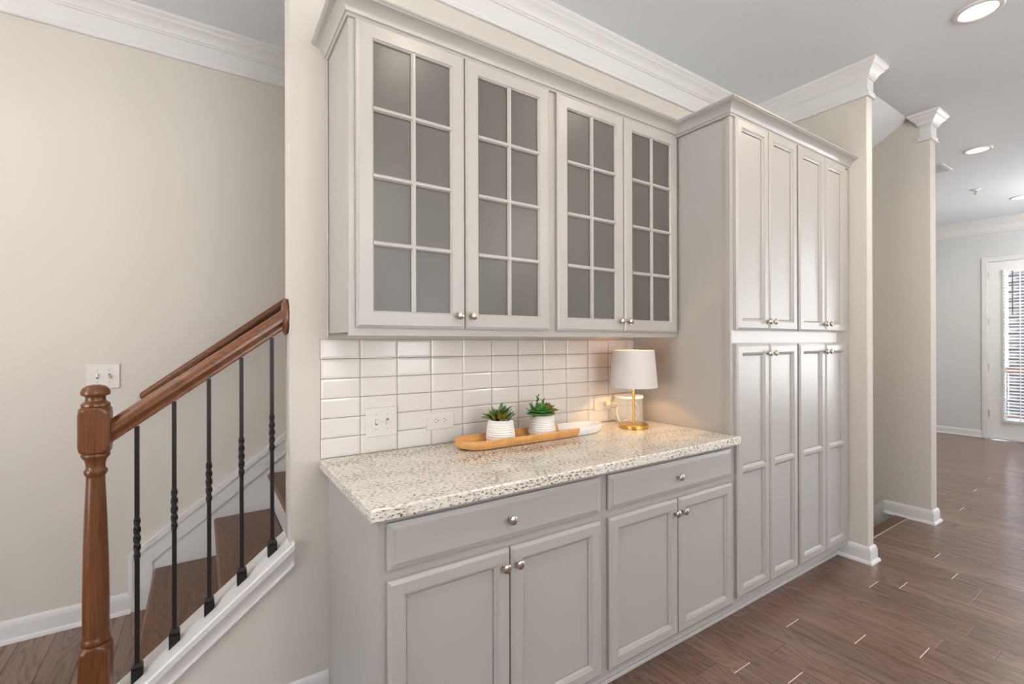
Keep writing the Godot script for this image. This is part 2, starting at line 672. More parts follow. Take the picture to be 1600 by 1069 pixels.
# plain sash window outside the frame of the photograph: it lets the daylight in
func window(k: int, at: Vector3, along_z: bool, h: Array, inward: float) -> void:
	var o := Node3D.new()
	o.name = "window_%d" % k
	o.set_meta("kind", "structure")
	add_child(o, true)
	var b := MB.new()
	var prof := [Vector2(0, -0.05), Vector2(0, 0.02), Vector2(0.05, 0.02), Vector2(0.05, -0.05)]
	b.frame(h[0], h[2], h[1], h[3], prof)
	var my: float = (h[2] + h[3]) / 2.0
	b.box(Vector3(h[0] + 0.05, my - 0.02, -0.03), Vector3(h[1] - 0.05, my + 0.02, 0.0))
	var p := MB.new()
	p.box(Vector3(h[0] + 0.05, h[2] + 0.05, -0.018), Vector3(h[1] - 0.05, h[3] - 0.05, -0.014))
	for pair in [[b, "window_frame", M.trim], [p, "pane", M.pane]]:
		var bb: MB = pair[0]
		for i in bb.t.size():
			var v: Vector3 = bb.t[i]
			bb.t[i] = Vector3(at.x + v.z * inward, v.y, v.x) if along_z else Vector3(v.x, v.y, at.z + v.z * inward)
		if (along_z and inward > 0.0) or (not along_z and inward < 0.0):
			for i in range(0, bb.t.size(), 3):
				var q := bb.t[i + 1]
				bb.t[i + 1] = bb.t[i + 2]
				bb.t[i + 2] = q
		put(bb.mesh(), pair[1], pair[2], o)


func build_tiles(parent: Node3D) -> void:
	# bevelled wall tiles stacked in straight columns, 12 columns by 6 rows, on a grout bed
	var b := MB.new()
	b.box(Vector3(0.0, 0.914, 0.0), Vector3(1.742, 1.3745, 0.0022))
	put(b.mesh(), "grout_bed", M.grout, parent)
	var tw := 0.1535
	var th := 0.0767
	var cache := {}
	var xs := [0.0]
	for i in range(1, 12):
		xs.append(-0.003 + tw * i)
	xs.append(1.742)
	for j in 6:
		for i in 12:
			var x0: float = xs[i]
			var w: float = xs[i + 1] - x0 - 0.0024
			var key := snappedf(w, 0.0001)
			if not cache.has(key):
				var q := MB.new()
				q.slab(0, 0, w, th - 0.0024, [Vector2(0, 0.0), Vector2(0, 0.0042), Vector2(0.0008, 0.005), Vector2(0.0085, 0.0070), Vector2(0.0095, 0.0071)])
				cache[key] = q.mesh(20)
			put(cache[key], "tile", M.tile, parent, Vector3(x0 + 0.0012, 0.914 + th * j + 0.0012, 0.0))


# ---------------------------------------------------------------- floor
func build_floor() -> void:
	var b := MB.new()
	b.box(Vector3(-3.4, -0.12, -1.27), Vector3(3.108, -0.012, 5.19))
	b.box(Vector3(3.108, -0.12, 0.51), Vector3(4.157, -0.012, 5.19))
	b.box(Vector3(4.157, -0.12, -1.27), Vector3(8.975, -0.012, 5.19))
	b.box(Vector3(3.108, -1.7, -1.27), Vector3(4.157, -1.6, 0.51))
	b.box(Vector3(3.03, -1.6, -1.27), Vector3(3.108, -0.12, 0.51))
	b.box(Vector3(3.108, -1.6, 0.51), Vector3(4.157, -0.12, 0.60))
	var floor_node := struct(b.mesh(), "floor", M.tread[0])
	# end joints that the photograph shows: row start -> z
	var known := {0: [0.803], 1: [0.955], 4: [0.7635], 5: [0.9965], 6: [1.192], 10: [0.8345], 11: [0.930], 14: [1.057], 16: [0.9155], 17: [1.1355], 26: [0.75], 32: [0.673], 37: [0.645]}
	var w := 0.1255
	var rest := MB.new()
	for row in range(-38, 60):
		var x0 := 1.4367 + w * row
		var x1 := x0 + w
		if x0 < -3.3 or x1 > 8.84:
			continue
		var z_end := 5.05
		var z := -1.15
		if x1 > 3.108 and x0 < 4.157:
			z = 0.582
		var cuts: Array[float] = []
		if known.has(row):
			var k: float = known[row][0]
			var back := k
			while back > z:
				cuts.append(back)
				back -= rng.randf_range(0.7, 1.15)
			cuts.reverse()
			var on := k + rng.randf_range(0.9, 1.25)
			while on < z_end:
				cuts.append(on)
				on += rng.randf_range(0.6, 1.25)
		else:
			var on := z + rng.randf_range(0.45, 1.2)
			while on < z_end:
				cuts.append(on)
				on += rng.randf_range(0.6, 1.25)
		cuts.append(z_end)
		var from := z
		for to in cuts:
			if to - from < 0.02:
				from = to
				continue
			var seen := plank_seen(x0, x1, from, to)
			if seen:
				var q := MB.new()
				var hz := (to - from) / 2.0
				q.cbox(Vector3(-w / 2 + 0.0004, -0.012, -hz + 0.0004), Vector3(w / 2 - 0.0004, 0.0, hz - 0.0004), 0.0012)
				put(q.mesh(), "plank", M.plank[rng.randi() % 6], floor_node, Vector3((x0 + x1) / 2, 0, (from + to) / 2))
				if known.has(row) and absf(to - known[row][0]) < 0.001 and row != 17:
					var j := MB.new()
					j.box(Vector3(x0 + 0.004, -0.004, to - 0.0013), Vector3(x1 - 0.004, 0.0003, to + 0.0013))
					put(j.mesh(), "pale_joint_strip", M.joint, floor_node)  # pale strip stands for light glinting off the bevelled plank end
			else:
				rest.box(Vector3(x0 + 0.0004, -0.012, from + 0.0006), Vector3(x1 - 0.0004, 0.0, to - 0.0006))
			from = to
	var r := put(rest.mesh(), "plank_rest", M.plank[0], floor_node)
	r.set_meta("kind", "stuff")
	# the landing strip and nosing at the head of the stairs that go down
	b = MB.new()
	b.cbox(Vector3(3.108, -0.012, 0.506), Vector3(4.157, 0.004, 0.579), 0.003)
	put(b.mesh(), "landing_nosing", M.tread[1], floor_node)
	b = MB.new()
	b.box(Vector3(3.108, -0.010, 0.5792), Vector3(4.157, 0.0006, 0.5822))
	put(b.mesh(), "pale_joint_strip", M.joint, floor_node)


func plank_seen(x0: float, x1: float, z0: float, z1: float) -> bool:
	if x1 < -0.55 and x0 > -1.8 and z0 < 0.15:
		return true
	if x1 < 0.8 or z1 < 0.3 and x1 < 4.3:
		return false
	# the frame's right edge and bottom edge on the floor
	var yaw := 0.5849
	for c in [Vector2(x0, z0), Vector2(x1, z0), Vector2(x0, z1), Vector2(x1, z1), Vector2(x0, (z0 + z1) / 2)]:
		var dx: float = c.x - EYE.x
		var dz: float = c.y - EYE.z
		var d := dx * sin(yaw) - dz * cos(yaw)
		var r := dx * cos(yaw) + dz * sin(yaw)
		if d > 0.3 and r / d < 1.11 and 1.3593 / d < 0.75 and not (c.x > 4.2 and r / d < 0.86):
			return true
	return false


# ---------------------------------------------------------------- trim
func crown_profile() -> Array:
	return [Vector2(0, 2.868), Vector2(0.015, 2.868), Vector2(0.017, 2.873), Vector2(0.012, 2.879), Vector2(0.011, 2.888), Vector2(0.014, 2.895), Vector2(0.013, 2.901), Vector2(0.005, 2.905), Vector2(0.005, 2.978), Vector2(0.011, 2.980), Vector2(0.012, 2.987), Vector2(0.018, 2.991), Vector2(0.021, 3.000), Vector2(0.028, 3.013), Vector2(0.039, 3.026), Vector2(0.050, 3.035), Vector2(0.052, 3.044), Vector2(0.059, 3.050), Vector2(0.065, 3.056), Vector2(0.066, CEIL), Vector2(0, CEIL)]


func base_profile() -> Array:
	return [Vector2(0, 0), Vector2(0.029, 0), Vector2(0.028, 0.008), Vector2(0.023, 0.016), Vector2(0.016, 0.019), Vector2(0.015, 0.074), Vector2(0.012, 0.080), Vector2(0.012, 0.086), Vector2(0.008, 0.094), Vector2(0.005, 0.099), Vector2(0, 0.100)]


func run(called: String, path: Array, prof: Array, side := -1.0) -> MeshInstance3D:
	var b := MB.new()
	b.sweep(path, prof, side)
	return struct(b.mesh(28), called, M.trim)


func build_trim() -> void:
	var c := crown_profile()
	run("trim_1", [Vector2(-0.105, -0.115), Vector2(-0.105, 0), Vector2(3.03, 0), Vector2(3.03, 0.715), Vector2(3.108, 0.715), Vector2(3.108, 0.602)], c)
	run("trim_2", [Vector2(4.170, 0.664), Vector2(4.157, 0.664), Vector2(4.157, 0.720), Vector2(4.272, 0.720), Vector2(4.272, -1.15)], c)
	run("trim_3", [Vector2(-3.26, -1.15), Vector2(3.03, -1.15)], c)
	run("trim_4", [Vector2(4.28, -1.15), Vector2(8.835, -1.15), Vector2(8.835, 5.05)], c)
	var p := base_profile()
	run("baseboard_stair", [Vector2(-3.26, -1.15), Vector2(-0.680, -1.15)], p)
	run("baseboard_back", [Vector2(-0.60, 0), Vector2(0.029, 0)], p)
	run("baseboard_wing", [Vector2(3.03, 0.545), Vector2(3.03, 0.715), Vector2(3.108, 0.715), Vector2(3.108, 0.585)], p)
	run("baseboard_end", [Vector2(4.157, 0.433), Vector2(4.157, 0.720), Vector2(4.272, 0.720), Vector2(4.272, -1.12)], p)
	run("baseboard_far", [Vector2(4.30, -1.15), Vector2(8.835, -1.15), Vector2(8.835, 0.052)], p)
	# skirt board that goes down the stairwell beside the end wall
	var b := MB.new()
	var sl := 0.92
	b.prism([Vector2(0.433, 0.100), Vector2(0.433, 0.002), Vector2(0.504, 0.002), Vector2(0.504, -0.35), Vector2(-1.0, -0.30 - 1.46 * sl), Vector2(-1.0, 0.100 - 1.433 * sl)], 0.0, 0.014)
	b.prism([Vector2(0.433, 0.100), Vector2(0.433, 0.082), Vector2(-1.0, 0.082 - 1.433 * sl), Vector2(-1.0, 0.100 - 1.433 * sl)], 0.0, 0.020)
	b.prism([Vector2(0.440, 0.012), Vector2(0.440, 0.002), Vector2(-1.0, 0.002 - 1.44 * sl), Vector2(-1.0, 0.012 - 1.44 * sl)], 0.0, 0.019)
	for i in b.t.size():
		var v := b.t[i]
		b.t[i] = Vector3(4.157 - v.z, v.y, v.x)
	struct(b.mesh(), "trim_5", M.trim)


# ---------------------------------------------------------------- far door
func build_far_door() -> void:
	var X := 8.835
	var o := Node3D.new()
	o.name = "door_1"
	o.set_meta("kind", "structure")
	add_child(o, true)
	var yz := func(b: MB) -> MB:   # the door is drawn in (z, y, out) and turned to face -x
		for i in b.t.size():
			var v := b.t[i]
			b.t[i] = Vector3(X - v.z, v.y, v.x)
		return b
	var b := MB.new()
	# casing round the opening, open at the floor
	for r in [[0.053, 0.115, 0.0, 2.535], [1.055, 1.117, 0.0, 2.535]]:
		b.cbox(Vector3(r[0], r[2], 0.0), Vector3(r[1], r[3], 0.018), 0.004)
	b.cbox(Vector3(0.115, 2.470, 0.0), Vector3(1.055, 2.535, 0.018), 0.004)
	b.box(Vector3(0.096, 0.0, -0.138), Vector3(0.1192, 2.484, 0.0))
	b.box(Vector3(1.0508, 0.0, -0.138), Vector3(1.074, 2.484, 0.0))
	b.box(Vector3(0.1192, 2.4632, -0.138), Vector3(1.0508, 2.484, 0.0))
	b.box(Vector3(0.1192, 0.0, -0.075), Vector3(0.135, 2.4632, -0.047))
	b.box(Vector3(0.135, 2.448, -0.075), Vector3(1.04, 2.4632, -0.047))
	put(yz.call(b).mesh(), "casing", M.trim, o)
	b = MB.new()
	for r in [[0.120, 0.255, 0.028, 2.462], [0.915, 1.050, 0.028, 2.462], [0.255, 0.915, 0.028, 0.234], [0.255, 0.915, 2.335, 2.462]]:
		b.box(Vector3(r[0], r[2], -0.045), Vector3(r[1], r[3], 0.0))
	put(yz.call(b).mesh(), "door_leaf", M.door, o)
	b = MB.new()
	b.frame(0.252, 0.230, 0.918, 2.338, [Vector2(0, -0.01), Vector2(0, 0.010), Vector2(0.012, 0.012), Vector2(0.030, 0.004), Vector2(0.030, -0.01)])
	put(yz.call(b).mesh(), "glazing_frame", M.door, o)
	b = MB.new()
	b.box(Vector3(0.255, 0.234, -0.026), Vector3(0.915, 2.335, -0.022))
	put(yz.call(b).mesh(), "pane", M.pane, o)
	b = MB.new()
	b.cbox(Vector3(0.116, 0.0, -0.05), Vector3(1.054, 0.026, 0.020), 0.005)
	put(yz.call(b).mesh(), "threshold", M.trim, o)
	for y in [2.283, 1.634, 0.9945, 0.3456]:
		b = MB.new()
		b.cbox(Vector3(0.108, y - 0.048, 0.001), Vector3(0.128, y + 0.048, 0.006), 0.001)
		b.tube([Vector3(0.118, y - 0.05, 0.010), Vector3(0.118, y + 0.05, 0.010)], 0.006, 10)
		put(yz.call(b).mesh(30), "hinge", M.hinge, o)

	var v := thing("window_blind", "white horizontal slat blind hanging on the glazed patio door", "blind", Vector3(X, 0, 0))
	var yz0 := func(m: MB) -> MB:
		for i in m.t.size():
			var q := m.t[i]
			m.t[i] = Vector3(-q.z, q.y, q.x)
		return m
	b = MB.new()
	b.cbox(Vector3(0.272, 2.300, 0.012), Vector3(0.898, 2.345, 0.050), 0.003)
	put(yz0.call(b).mesh(), "headrail", M.blind, v)
	b = MB.new()
	b.cbox(Vector3(0.272, 0.262, 0.014), Vector3(0.898, 0.280, 0.048), 0.003)
	put(yz0.call(b).mesh(), "bottom_rail", M.blind, v)
	b = MB.new()
	b.cbox(Vector3(0.274, -0.0012, -0.019), Vector3(0.896, 0.0012, 0.019), 0.0006)
	b.move(0, Transform3D(Basis(Vector3.RIGHT, deg_to_rad(22)), Vector3.ZERO))
	var slat: Mesh = yz0.call(b).mesh()
	for k in 46:
		put(slat, "slat", M.blind, v, Vector3(-0.033, 0.305 + 0.0437 * k, 0))
	for z in [0.300, 0.432, 0.74]:
		b = MB.new()
		b.box(Vector3(z - 0.003, 0.27, 0.0135), Vector3(z + 0.003, 2.31, 0.0145))
		b.box(Vector3(z - 0.003, 0.27, 0.052), Vector3(z + 0.003, 2.31, 0.053))
		put(yz0.call(b).mesh(), "ladder_tape", M.blind, v)
	b = MB.new()
	b.tube([Vector3(0.365, 2.315, 0.055), Vector3(0.366, 1.72, 0.060)], 0.006, 8)
	put(yz0.call(b).mesh(30), "wand", M.wand, v)


func build_outside() -> void:
	# a neighbouring brick house, a deck rail and a paved patio seen through the blind
	var house := thing("brick_house", "dark brick wall of a neighbouring house seen through the blind", "building", Vector3(12.2, 0, 0))
	var b := MB.new()
	b.box(Vector3(0.02, -0.3, -0.265), Vector3(0.3, 6.2, 4.14))
	put(b.mesh(), "wall", M.mortar, house)
	for v in 4:
		b = MB.new()
		for r in 80:
			for c in 21:
				if (r * 7 + c * 5 + (r * c) % 3) % 4 != v:
					continue
				var z := -0.268 + c * 0.21 + (0.105 if r % 2 else 0.0)
				b.box(Vector3(0.0, -0.25 + r * 0.078, z), Vector3(0.025, -0.25 + r * 0.078 + 0.066, minf(z + 0.198, 4.14)))
		var o := put(b.mesh(), "brickwork", M.brick[v], house)
		o.set_meta("kind", "stuff")
	b = MB.new()
	b.box(Vector3(8.975, -0.16, -4.0), Vector3(16.0, -0.06, 9.0))
	struct(b.mesh(), "patio_pavement", M.patio)
	b = MB.new()
	b.box(Vector3(8.975, 2.75, -2.5), Vector3(11.4, 2.95, 2.3))  # unseen roof added to keep daylight off the brick and blind
	struct(b.mesh(), "roof_added_shade", M.ceiling)
	var rail := thing("deck_rail", "brown wooden deck rail standing outside the patio door", "railing", Vector3(11.0, -0.06, 0))
	b = MB.new()
	b.cbox(Vector3(-0.05, 0.86, -2.6), Vector3(0.05, 0.98, 4.0), 0.008)
	put(b.mesh(), "top_rail", M.cedar, rail)
	b = MB.new()
	b.cbox(Vector3(-0.02, 0.10, -2.6), Vector3(0.02, 0.17, 4.0), 0.006)
	put(b.mesh(), "bottom_rail", M.cedar, rail)
	for k in 3:
		b = MB.new()
		b.cbox(Vector3(-0.045, 0.0, -2.5 + k * 2.9), Vector3(0.045, 0.87, -2.41 + k * 2.9), 0.006)
		put(b.mesh(), "post", M.cedar, rail)
	for k in 36:
		b = MB.new()
		b.cbox(Vector3(-0.012, 0.165, -2.30 + k * 0.17), Vector3(0.012, 0.865, -2.275 + k * 0.17), 0.003)
		put(b.mesh(), "picket", M.wand, rail)


# ---------------------------------------------------------------- stairs
const RISE := 0.203
const RUN := 0.2605

func cap_line(x: float) -> float:   # top of the sloped cap on the knee wall
	return 0.622 + 0.785 * (x + 0.097)


func build_stairs() -> void:
	var st := thing("staircase", "brown oak staircase with white risers climbing behind the knee wall", "staircase")
	for k in range(1, 8):
		var x := -0.583 + RUN * (k - 1)
		var y := RISE * k
		var b := MB.new()
		b.cbox(Vector3(-0.002, -0.030, -0.502), Vector3(RUN + 0.030, 0.0, 0.502), 0.009)
		put(b.mesh(30), "tread", M.tread[k % 3], st, Vector3(x, y, -0.626))
		b = MB.new()
		b.box(Vector3(x + 0.026, y - RISE + (0.0 if k > 1 else 0.001), -1.128), Vector3(x + 0.044, y - 0.030, -0.124))
		put(b.mesh(), "riser", M.trim, st)
	# skirt along the far wall: stepped stringer, moulded top band
	var b := MB.new()
	var s := 0.7556
	b.prism([Vector2(-0.593, 0.002), Vector2(1.30, 0.002), Vector2(1.30, 0.25 + s * 1.893), Vector2(-0.593, 0.25)], -1.148, -1.134)
	put(b.mesh(), "stringer", M.trim, st)
	b = MB.new()
	var top := func(x: float) -> float: return 0.2837 + s * (x + 0.6774)
	b.prism([Vector2(-0.680, 0.002), Vector2(-0.593, 0.002), Vector2(-0.593, 0.239), Vector2(1.30, 0.239 + s * 1.893), Vector2(1.30, top.call(1.30)), Vector2(-0.680, 0.2837)], -1.149, -1.126)
	put(b.mesh(), "skirt_board", M.trim, st)
	b = MB.new()
	b.prism([Vector2(-0.690, 0.10), Vector2(-0.672, 0.10), Vector2(-0.672, top.call(-0.672) - 0.020), Vector2(1.30, top.call(1.30) - 0.020), Vector2(1.30, top.call(1.30) + 0.012), Vector2(-0.690, top.call(-0.690) + 0.012)], -1.149, -1.120)
	put(b.mesh(), "skirt_cap", M.trim, st)

	# knee wall below the balustrade
	b = MB.new()
	b.prism([Vector2(-0.605, 0), Vector2(-0.105, 0), Vector2(-0.105, cap_line(-0.105) - 0.03), Vector2(-0.605, cap_line(-0.605) - 0.03)], -0.115, 0.0)
	struct(b.mesh(), "wall_knee", M.wall)
	b = MB.new()
	b.box(Vector3(-0.618, 0.0, -0.118), Vector3(-0.605, cap_line(-0.618) - 0.02, 0.004))
	struct(b.mesh(), "trim_6", M.trim)
	b = MB.new()
	var y0 := cap_line(0.0)
	b.climb([Vector2(-0.155, -0.003), Vector2(-0.151, 0.0), Vector2(0.020, 0.0), Vector2(0.025, -0.006), Vector2(0.025, -0.028), Vector2(0.020, -0.035), Vector2(-0.151, -0.035), Vector2(-0.155, -0.030)], -0.622, -0.106, y0, 0.785)
	b.climb([Vector2(0.0005, 0.0), Vector2(0.020, 0.0), Vector2(0.025, -0.006), Vector2(0.025, -0.028), Vector2(0.020, -0.035), Vector2(0.0005, -0.035)], -0.106, -0.094, y0, 0.785)
	b.climb([Vector2(0.0005, -0.034), Vector2(0.019, -0.034), Vector2(0.017, -0.044), Vector2(0.012, -0.054), Vector2(0.010, -0.070), Vector2(0.010, -0.078), Vector2(0.016, -0.081), Vector2(0.017, -0.087), Vector2(0.012, -0.094), Vector2(0.0005, -0.095)], -0.618, -0.094, y0, 0.785)
	struct(b.mesh(25), "trim_7", M.trim)

	newel_post()
	handrail()
	var names := ["black twisted iron baluster nearest the newel post", "second black twisted iron baluster from the newel post", "black twisted iron baluster in the middle of the five", "fourth black twisted iron baluster, second from the wall end", "black twisted iron baluster beside the rosette at the wall end"]
	for k in 5:
		baluster(-0.556 + 0.0993 * k, names[k])

	# round rail on the far wall
	var wr := thing("wall_handrail", "thin round brown handrail fixed along the far stair wall", "handrail")
	b = MB.new()
	var pts := []
	for k in 5:   # the rounded free end
		var a := PI / 2 * k / 4.0
		pts.append([Vector3(-0.634, 1.085, -1.075) + Vector3(0.79, 0.613, 0).normalized() * 0.02 * (1.0 - cos(a)), 0.0225 * sin(a) + 0.0005])
	pts.append([Vector3(1.3, 1.085 + 0.7755 * 1.934, -1.075), 0.0225])
	var rows := []
	var dir := Vector3(1, 0.7755, 0).normalized()
	var up := Vector3(-dir.y, dir.x, 0)
	for p in pts:
		var ring := []
		for k in 14:
			var a := TAU * k / 14
			ring.append(p[0] + (up * cos(a) + Vector3(0, 0, 1) * sin(a)) * p[1])
		rows.append(ring)
	b.skin(rows, 0)
	put(b.mesh(40), "rail", M.rail, wr)
	for x in [-0.45, 0.35, 1.1]:
		b = MB.new()
		var y: float = 1.085 + 0.7755 * (x + 0.634)
		b.tube([Vector3(x, y - 0.02, -1.075), Vector3(x, y - 0.05, -1.085), Vector3(x, y - 0.06, -1.11), Vector3(x, y - 0.06, -1.149)], 0.006, 8)
		put(b.mesh(40), "bracket", M.nickel, wr)


func newel_post() -> void:
	var o := thing("newel_post", "turned brown oak newel post with mushroom cap at the stair foot", "newel post", Vector3(-0.6585, 0, -0.060))
	var h := 0.0382
	# square base and block have shoulders turned round: rings of a rounded square
	var sq := func(b: MB, levels: Array) -> void:   # levels: (y, how square 0..1, radius)
		var s := b.t.size()
		var rows := []
		for l in levels:
			var ring := []
			for k in 40:
				var a := TAU * k / 40.0 + TAU / 80.0
				var c := Vector2(cos(a), sin(a))
				var q := c / maxf(absf(c.x), absf(c.y)) * h
				var r: float = l[2]
				var p := q if q.length() < r else c * r
				ring.append(Vector3(p.x, l[0], p.y))
			rows.append(ring)
		b.skin(rows, s)
	var b := MB.new()
	sq.call(b, [[0.0, 1, 0.08], [0.385, 1, 0.08], [0.398, 1, 0.0475], [0.408, 1, 0.042], [0.415, 1, 0.036]])
	put(b.mesh(30), "base_block", M.newel, o)
	b = MB.new()
	b.lathe([Vector2(0, 0.412), Vector2(0.0312, 0.412), Vector2(0.0351, 0.417), Vector2(0.0370, 0.424), Vector2(0.0351, 0.432), Vector2(0.0332, 0.436), Vector2(0.0324, 0.442), Vector2(0.0332, 0.470), Vector2(0.0332, 0.56), Vector2(0.0316, 0.68), Vector2(0.0285, 0.80), Vector2(0.0246, 0.90), Vector2(0.0230, 0.938), Vector2(0.0242, 0.944), Vector2(0.0277, 0.948), Vector2(0.0296, 0.955), Vector2(0.0285, 0.962), Vector2(0.0246, 0.966), Vector2(0.0238, 0.972), Vector2(0.0250, 0.985), Vector2(0.0289, 0.996), Vector2(0.0335, 1.001), Vector2(0.0363, 1.007), Vector2(0.0347, 1.014), Vector2(0.0312, 1.018), Vector2(0, 1.020)], 36)
	put(b.mesh(32), "shaft", M.newel, o)
	b = MB.new()
	sq.call(b, [[1.016, 1, 0.036], [1.020, 1, 0.042], [1.027, 1, 0.047], [1.038, 1, 0.08], [1.139, 1, 0.08], [1.149, 1, 0.0475], [1.156, 1, 0.042], [1.160, 1, 0.036]])
	put(b.mesh(30), "block", M.newel, o)
	b = MB.new()
	b.lathe([Vector2(0, 1.158), Vector2(0.0320, 1.158), Vector2(0.0363, 1.163), Vector2(0.0360, 1.170), Vector2(0.0320, 1.174), Vector2(0.0261, 1.179), Vector2(0.0246, 1.187), Vector2(0.0265, 1.194), Vector2(0.0347, 1.197), Vector2(0.0370, 1.203), Vector2(0.0359, 1.211), Vector2(0.0312, 1.220), Vector2(0.0234, 1.226), Vector2(0.0125, 1.2295), Vector2(0, 1.2305)], 36)
	put(b.mesh(32), "finial", M.newel, o)


func handrail() -> void:
	var o := thing("handrail", "moulded brown oak handrail from newel post up to the wall end", "handrail")
	var slope := 0.735
	var ang := atan(slope)
	# the section is drawn square to the rail, its ends cut plumb
	var sec := [Vector2(-0.018, -0.031), Vector2(0.018, -0.031), Vector2(0.020, -0.024), Vector2(0.018, -0.016), Vector2(0.022, -0.010), Vector2(0.029, -0.004), Vector2(0.030, 0.006), Vector2(0.026, 0.016), Vector2(0.018, 0.023), Vector2(0.013, 0.029), Vector2(0.0, 0.031), Vector2(-0.013, 0.029), Vector2(-0.018, 0.023), Vector2(-0.026, 0.016), Vector2(-0.030, 0.006), Vector2(-0.029, -0.004), Vector2(-0.022, -0.010), Vector2(-0.018, -0.016), Vector2(-0.020, -0.024)]
	var a := []
	var c := []
	var len := (0.495) / cos(ang)
	for p in sec:
		var shift: float = p.y * tan(ang)
		a.append(Vector3(shift, p.y, p.x))
		c.append(Vector3(len + shift, p.y, p.x))
	var b := MB.new()
	b.skin([a, c], 0)
	var r := put(b.mesh(30), "rail", M.rail, o, Vector3(-0.618, 1.083, -0.060))
	r.rotation.z = ang
	b = MB.new()
	b.lathe([Vector2(0, 0), Vector2(0.056, 0), Vector2(0.060, 0.004), Vector2(0.060, 0.010), Vector2(0.056, 0.014), Vector2(0.050, 0.016), Vector2(0.046, 0.019), Vector2(0, 0.019)], 40)
	b.move(0, Transform3D(Basis(Vector3(0, 1.16, 0), Vector3(-1, 0, 0), Vector3(0, 0, 0.85)), Vector3(-0.105, 1.460, -0.058)))
	put(b.mesh(35), "rosette", M.newel, o)


func baluster(x: float, label: String) -> void:
	var y0 := cap_line(x)
	var o := thing("baluster", label, "baluster", Vector3(x, y0, -0.060), "five iron balusters")
	var y1 := 1.083 + 0.735 * (x + 0.618) - 0.040 - y0
	var h := 0.0064
	var rows := []
	var mid := y1 * 0.50 + 0.045
	var ring := func(y: float, turn: float, k: float) -> Array:
		var out := []
		for i in 4:
			var a := TAU * i / 4.0 + PI / 4 + turn
			out.append(Vector3(cos(a) * h * k * 1.414, y, sin(a) * h * k * 1.414))
		return out
	rows.append(ring.call(0.0, 0.0, 1.0))
	var n := 44
	for i in n + 1:
		var f := float(i) / n
		rows.append(ring.call(mid - 0.072 + 0.144 * f, TAU * 1.25 * f, 1.0 + 0.16 * sin(PI * f)))
	rows.append(ring.call(y1, 0.0, 1.0))
	var b := MB.new()
	b.skin(rows, 0)
	put(b.mesh(25), "bar", M.iron, o)
	# shoe: collar on a block whose foot follows the slope of the cap
	b = MB.new()
	var w := 0.0155
	var t := []
	var u := []
	for c in [Vector2(-w, -w), Vector2(w, -w), Vector2(w, w), Vector2(-w, w)]:
		t.append(Vector3(c.x, c.x * 0.785 + 0.0005, c.y))
		u.append(Vector3(c.x, 0.033, c.y))
	b.skin([t, u], 0)
	var s := b.t.size()
	var r := []
	for l in [[0.033, 0.0130], [0.0365, 0.0150], [0.0415, 0.0150], [0.048, 0.0105], [0.050, 0.0085]]:
		r.append([Vector3(-l[1], l[0], -l[1]), Vector3(l[1], l[0], -l[1]), Vector3(l[1], l[0], l[1]), Vector3(-l[1], l[0], l[1])])
	b.skin(r, s)
	put(b.mesh(), "shoe", M.iron, o)


# ---------------------------------------------------------------- cabinets
const DOOR := [Vector2(0, 0), Vector2(0, 0.013), Vector2(0.002, 0.0145), Vector2(0.009, 0.0175), Vector2(0.011, 0.019), Vector2(0.0425, 0.019), Vector2(0.0435, 0.0172), Vector2(0.0475, 0.0160), Vector2(0.0483, 0.0135), Vector2(0.0535, 0.0110), Vector2(0.0560, 0.0080), Vector2(0.0568, 0.0050), Vector2(0.0568, 0.0)]

func knob(parent: Node3D, x: float, y: float, z: float) -> void:
	var b := MB.new()
	b.lathe([Vector2(0, 0), Vector2(0.0075, 0), Vector2(0.0075, 0.002), Vector2(0.0052, 0.004), Vector2(0.0050, 0.011), Vector2(0.0075, 0.0135), Vector2(0.0140, 0.0160), Vector2(0.0155, 0.0190), Vector2(0.0145, 0.0225), Vector2(0.0095, 0.0255), Vector2(0.0, 0.0268)], 24)
	b.move(0, Transform3D(Basis(Vector3(1, 0, 0), Vector3(0, 0, 1), Vector3(0, -1, 0)), Vector3(x, y, z)))
	put(b.mesh(40), "knob", M.nickel, parent)


# panelled door in its own axes: corner at (x0, y0), back on the face frame
func panel_door(o: Node3D, x0: float, y0: float, x1: float, y1: float, zf: float, rail := 0.0) -> Node3D:
	var b := MB.new()
	if rail == 0.0:
		b.frame(0, 0, x1 - x0, y1 - y0, DOOR)
	else:
		# two panels, one above the other, share a middle rail: one outer frame with two moulded openings
		var w := x1 - x0
		var outer := [DOOR[0], DOOR[1], DOOR[2], DOOR[3], DOOR[4], Vector2(0.0425, 0.019), Vector2(0.0425, 0.0)]
		b.frame(0, 0, w, y1 - y0, outer)
		var inner := []
		for k in range(5, DOOR.size()):
			inner.append(DOOR[k] - Vector2(0.0425, 0))
		inner.append(Vector2(0, 0))
		var m := rail - y0
		b.frame(0.0425, 0.0425, w - 0.0425, m - 0.007, inner)
		b.frame(0.0425, m + 0.007, w - 0.0425, y1 - y0 - 0.0425, inner)
		b.box(Vector3(0.0425, m - 0.007, 0.0), Vector3(w - 0.0425, m + 0.007, 0.019))
	var d := put(b.mesh(), "door", M.cabinet, o, Vector3(x0, y0, zf))
	var spans := [[y0, y1]]
	if rail > 0.0:
		spans = [[y0, rail + 0.007 - 0.014 + 0.0425], [rail - 0.007 + 0.014 - 0.0425, y1]]
	for s in spans:
		var p := MB.new()
		p.cbox(Vector3(0.0582, s[0] - y0 + 0.0582, 0.0005), Vector3(x1 - x0 - 0.0582, s[1] - y0 - 0.0582, 0.0055), 0.0006)
		put(p.mesh(), "panel", M.cabinet, d)
	return d


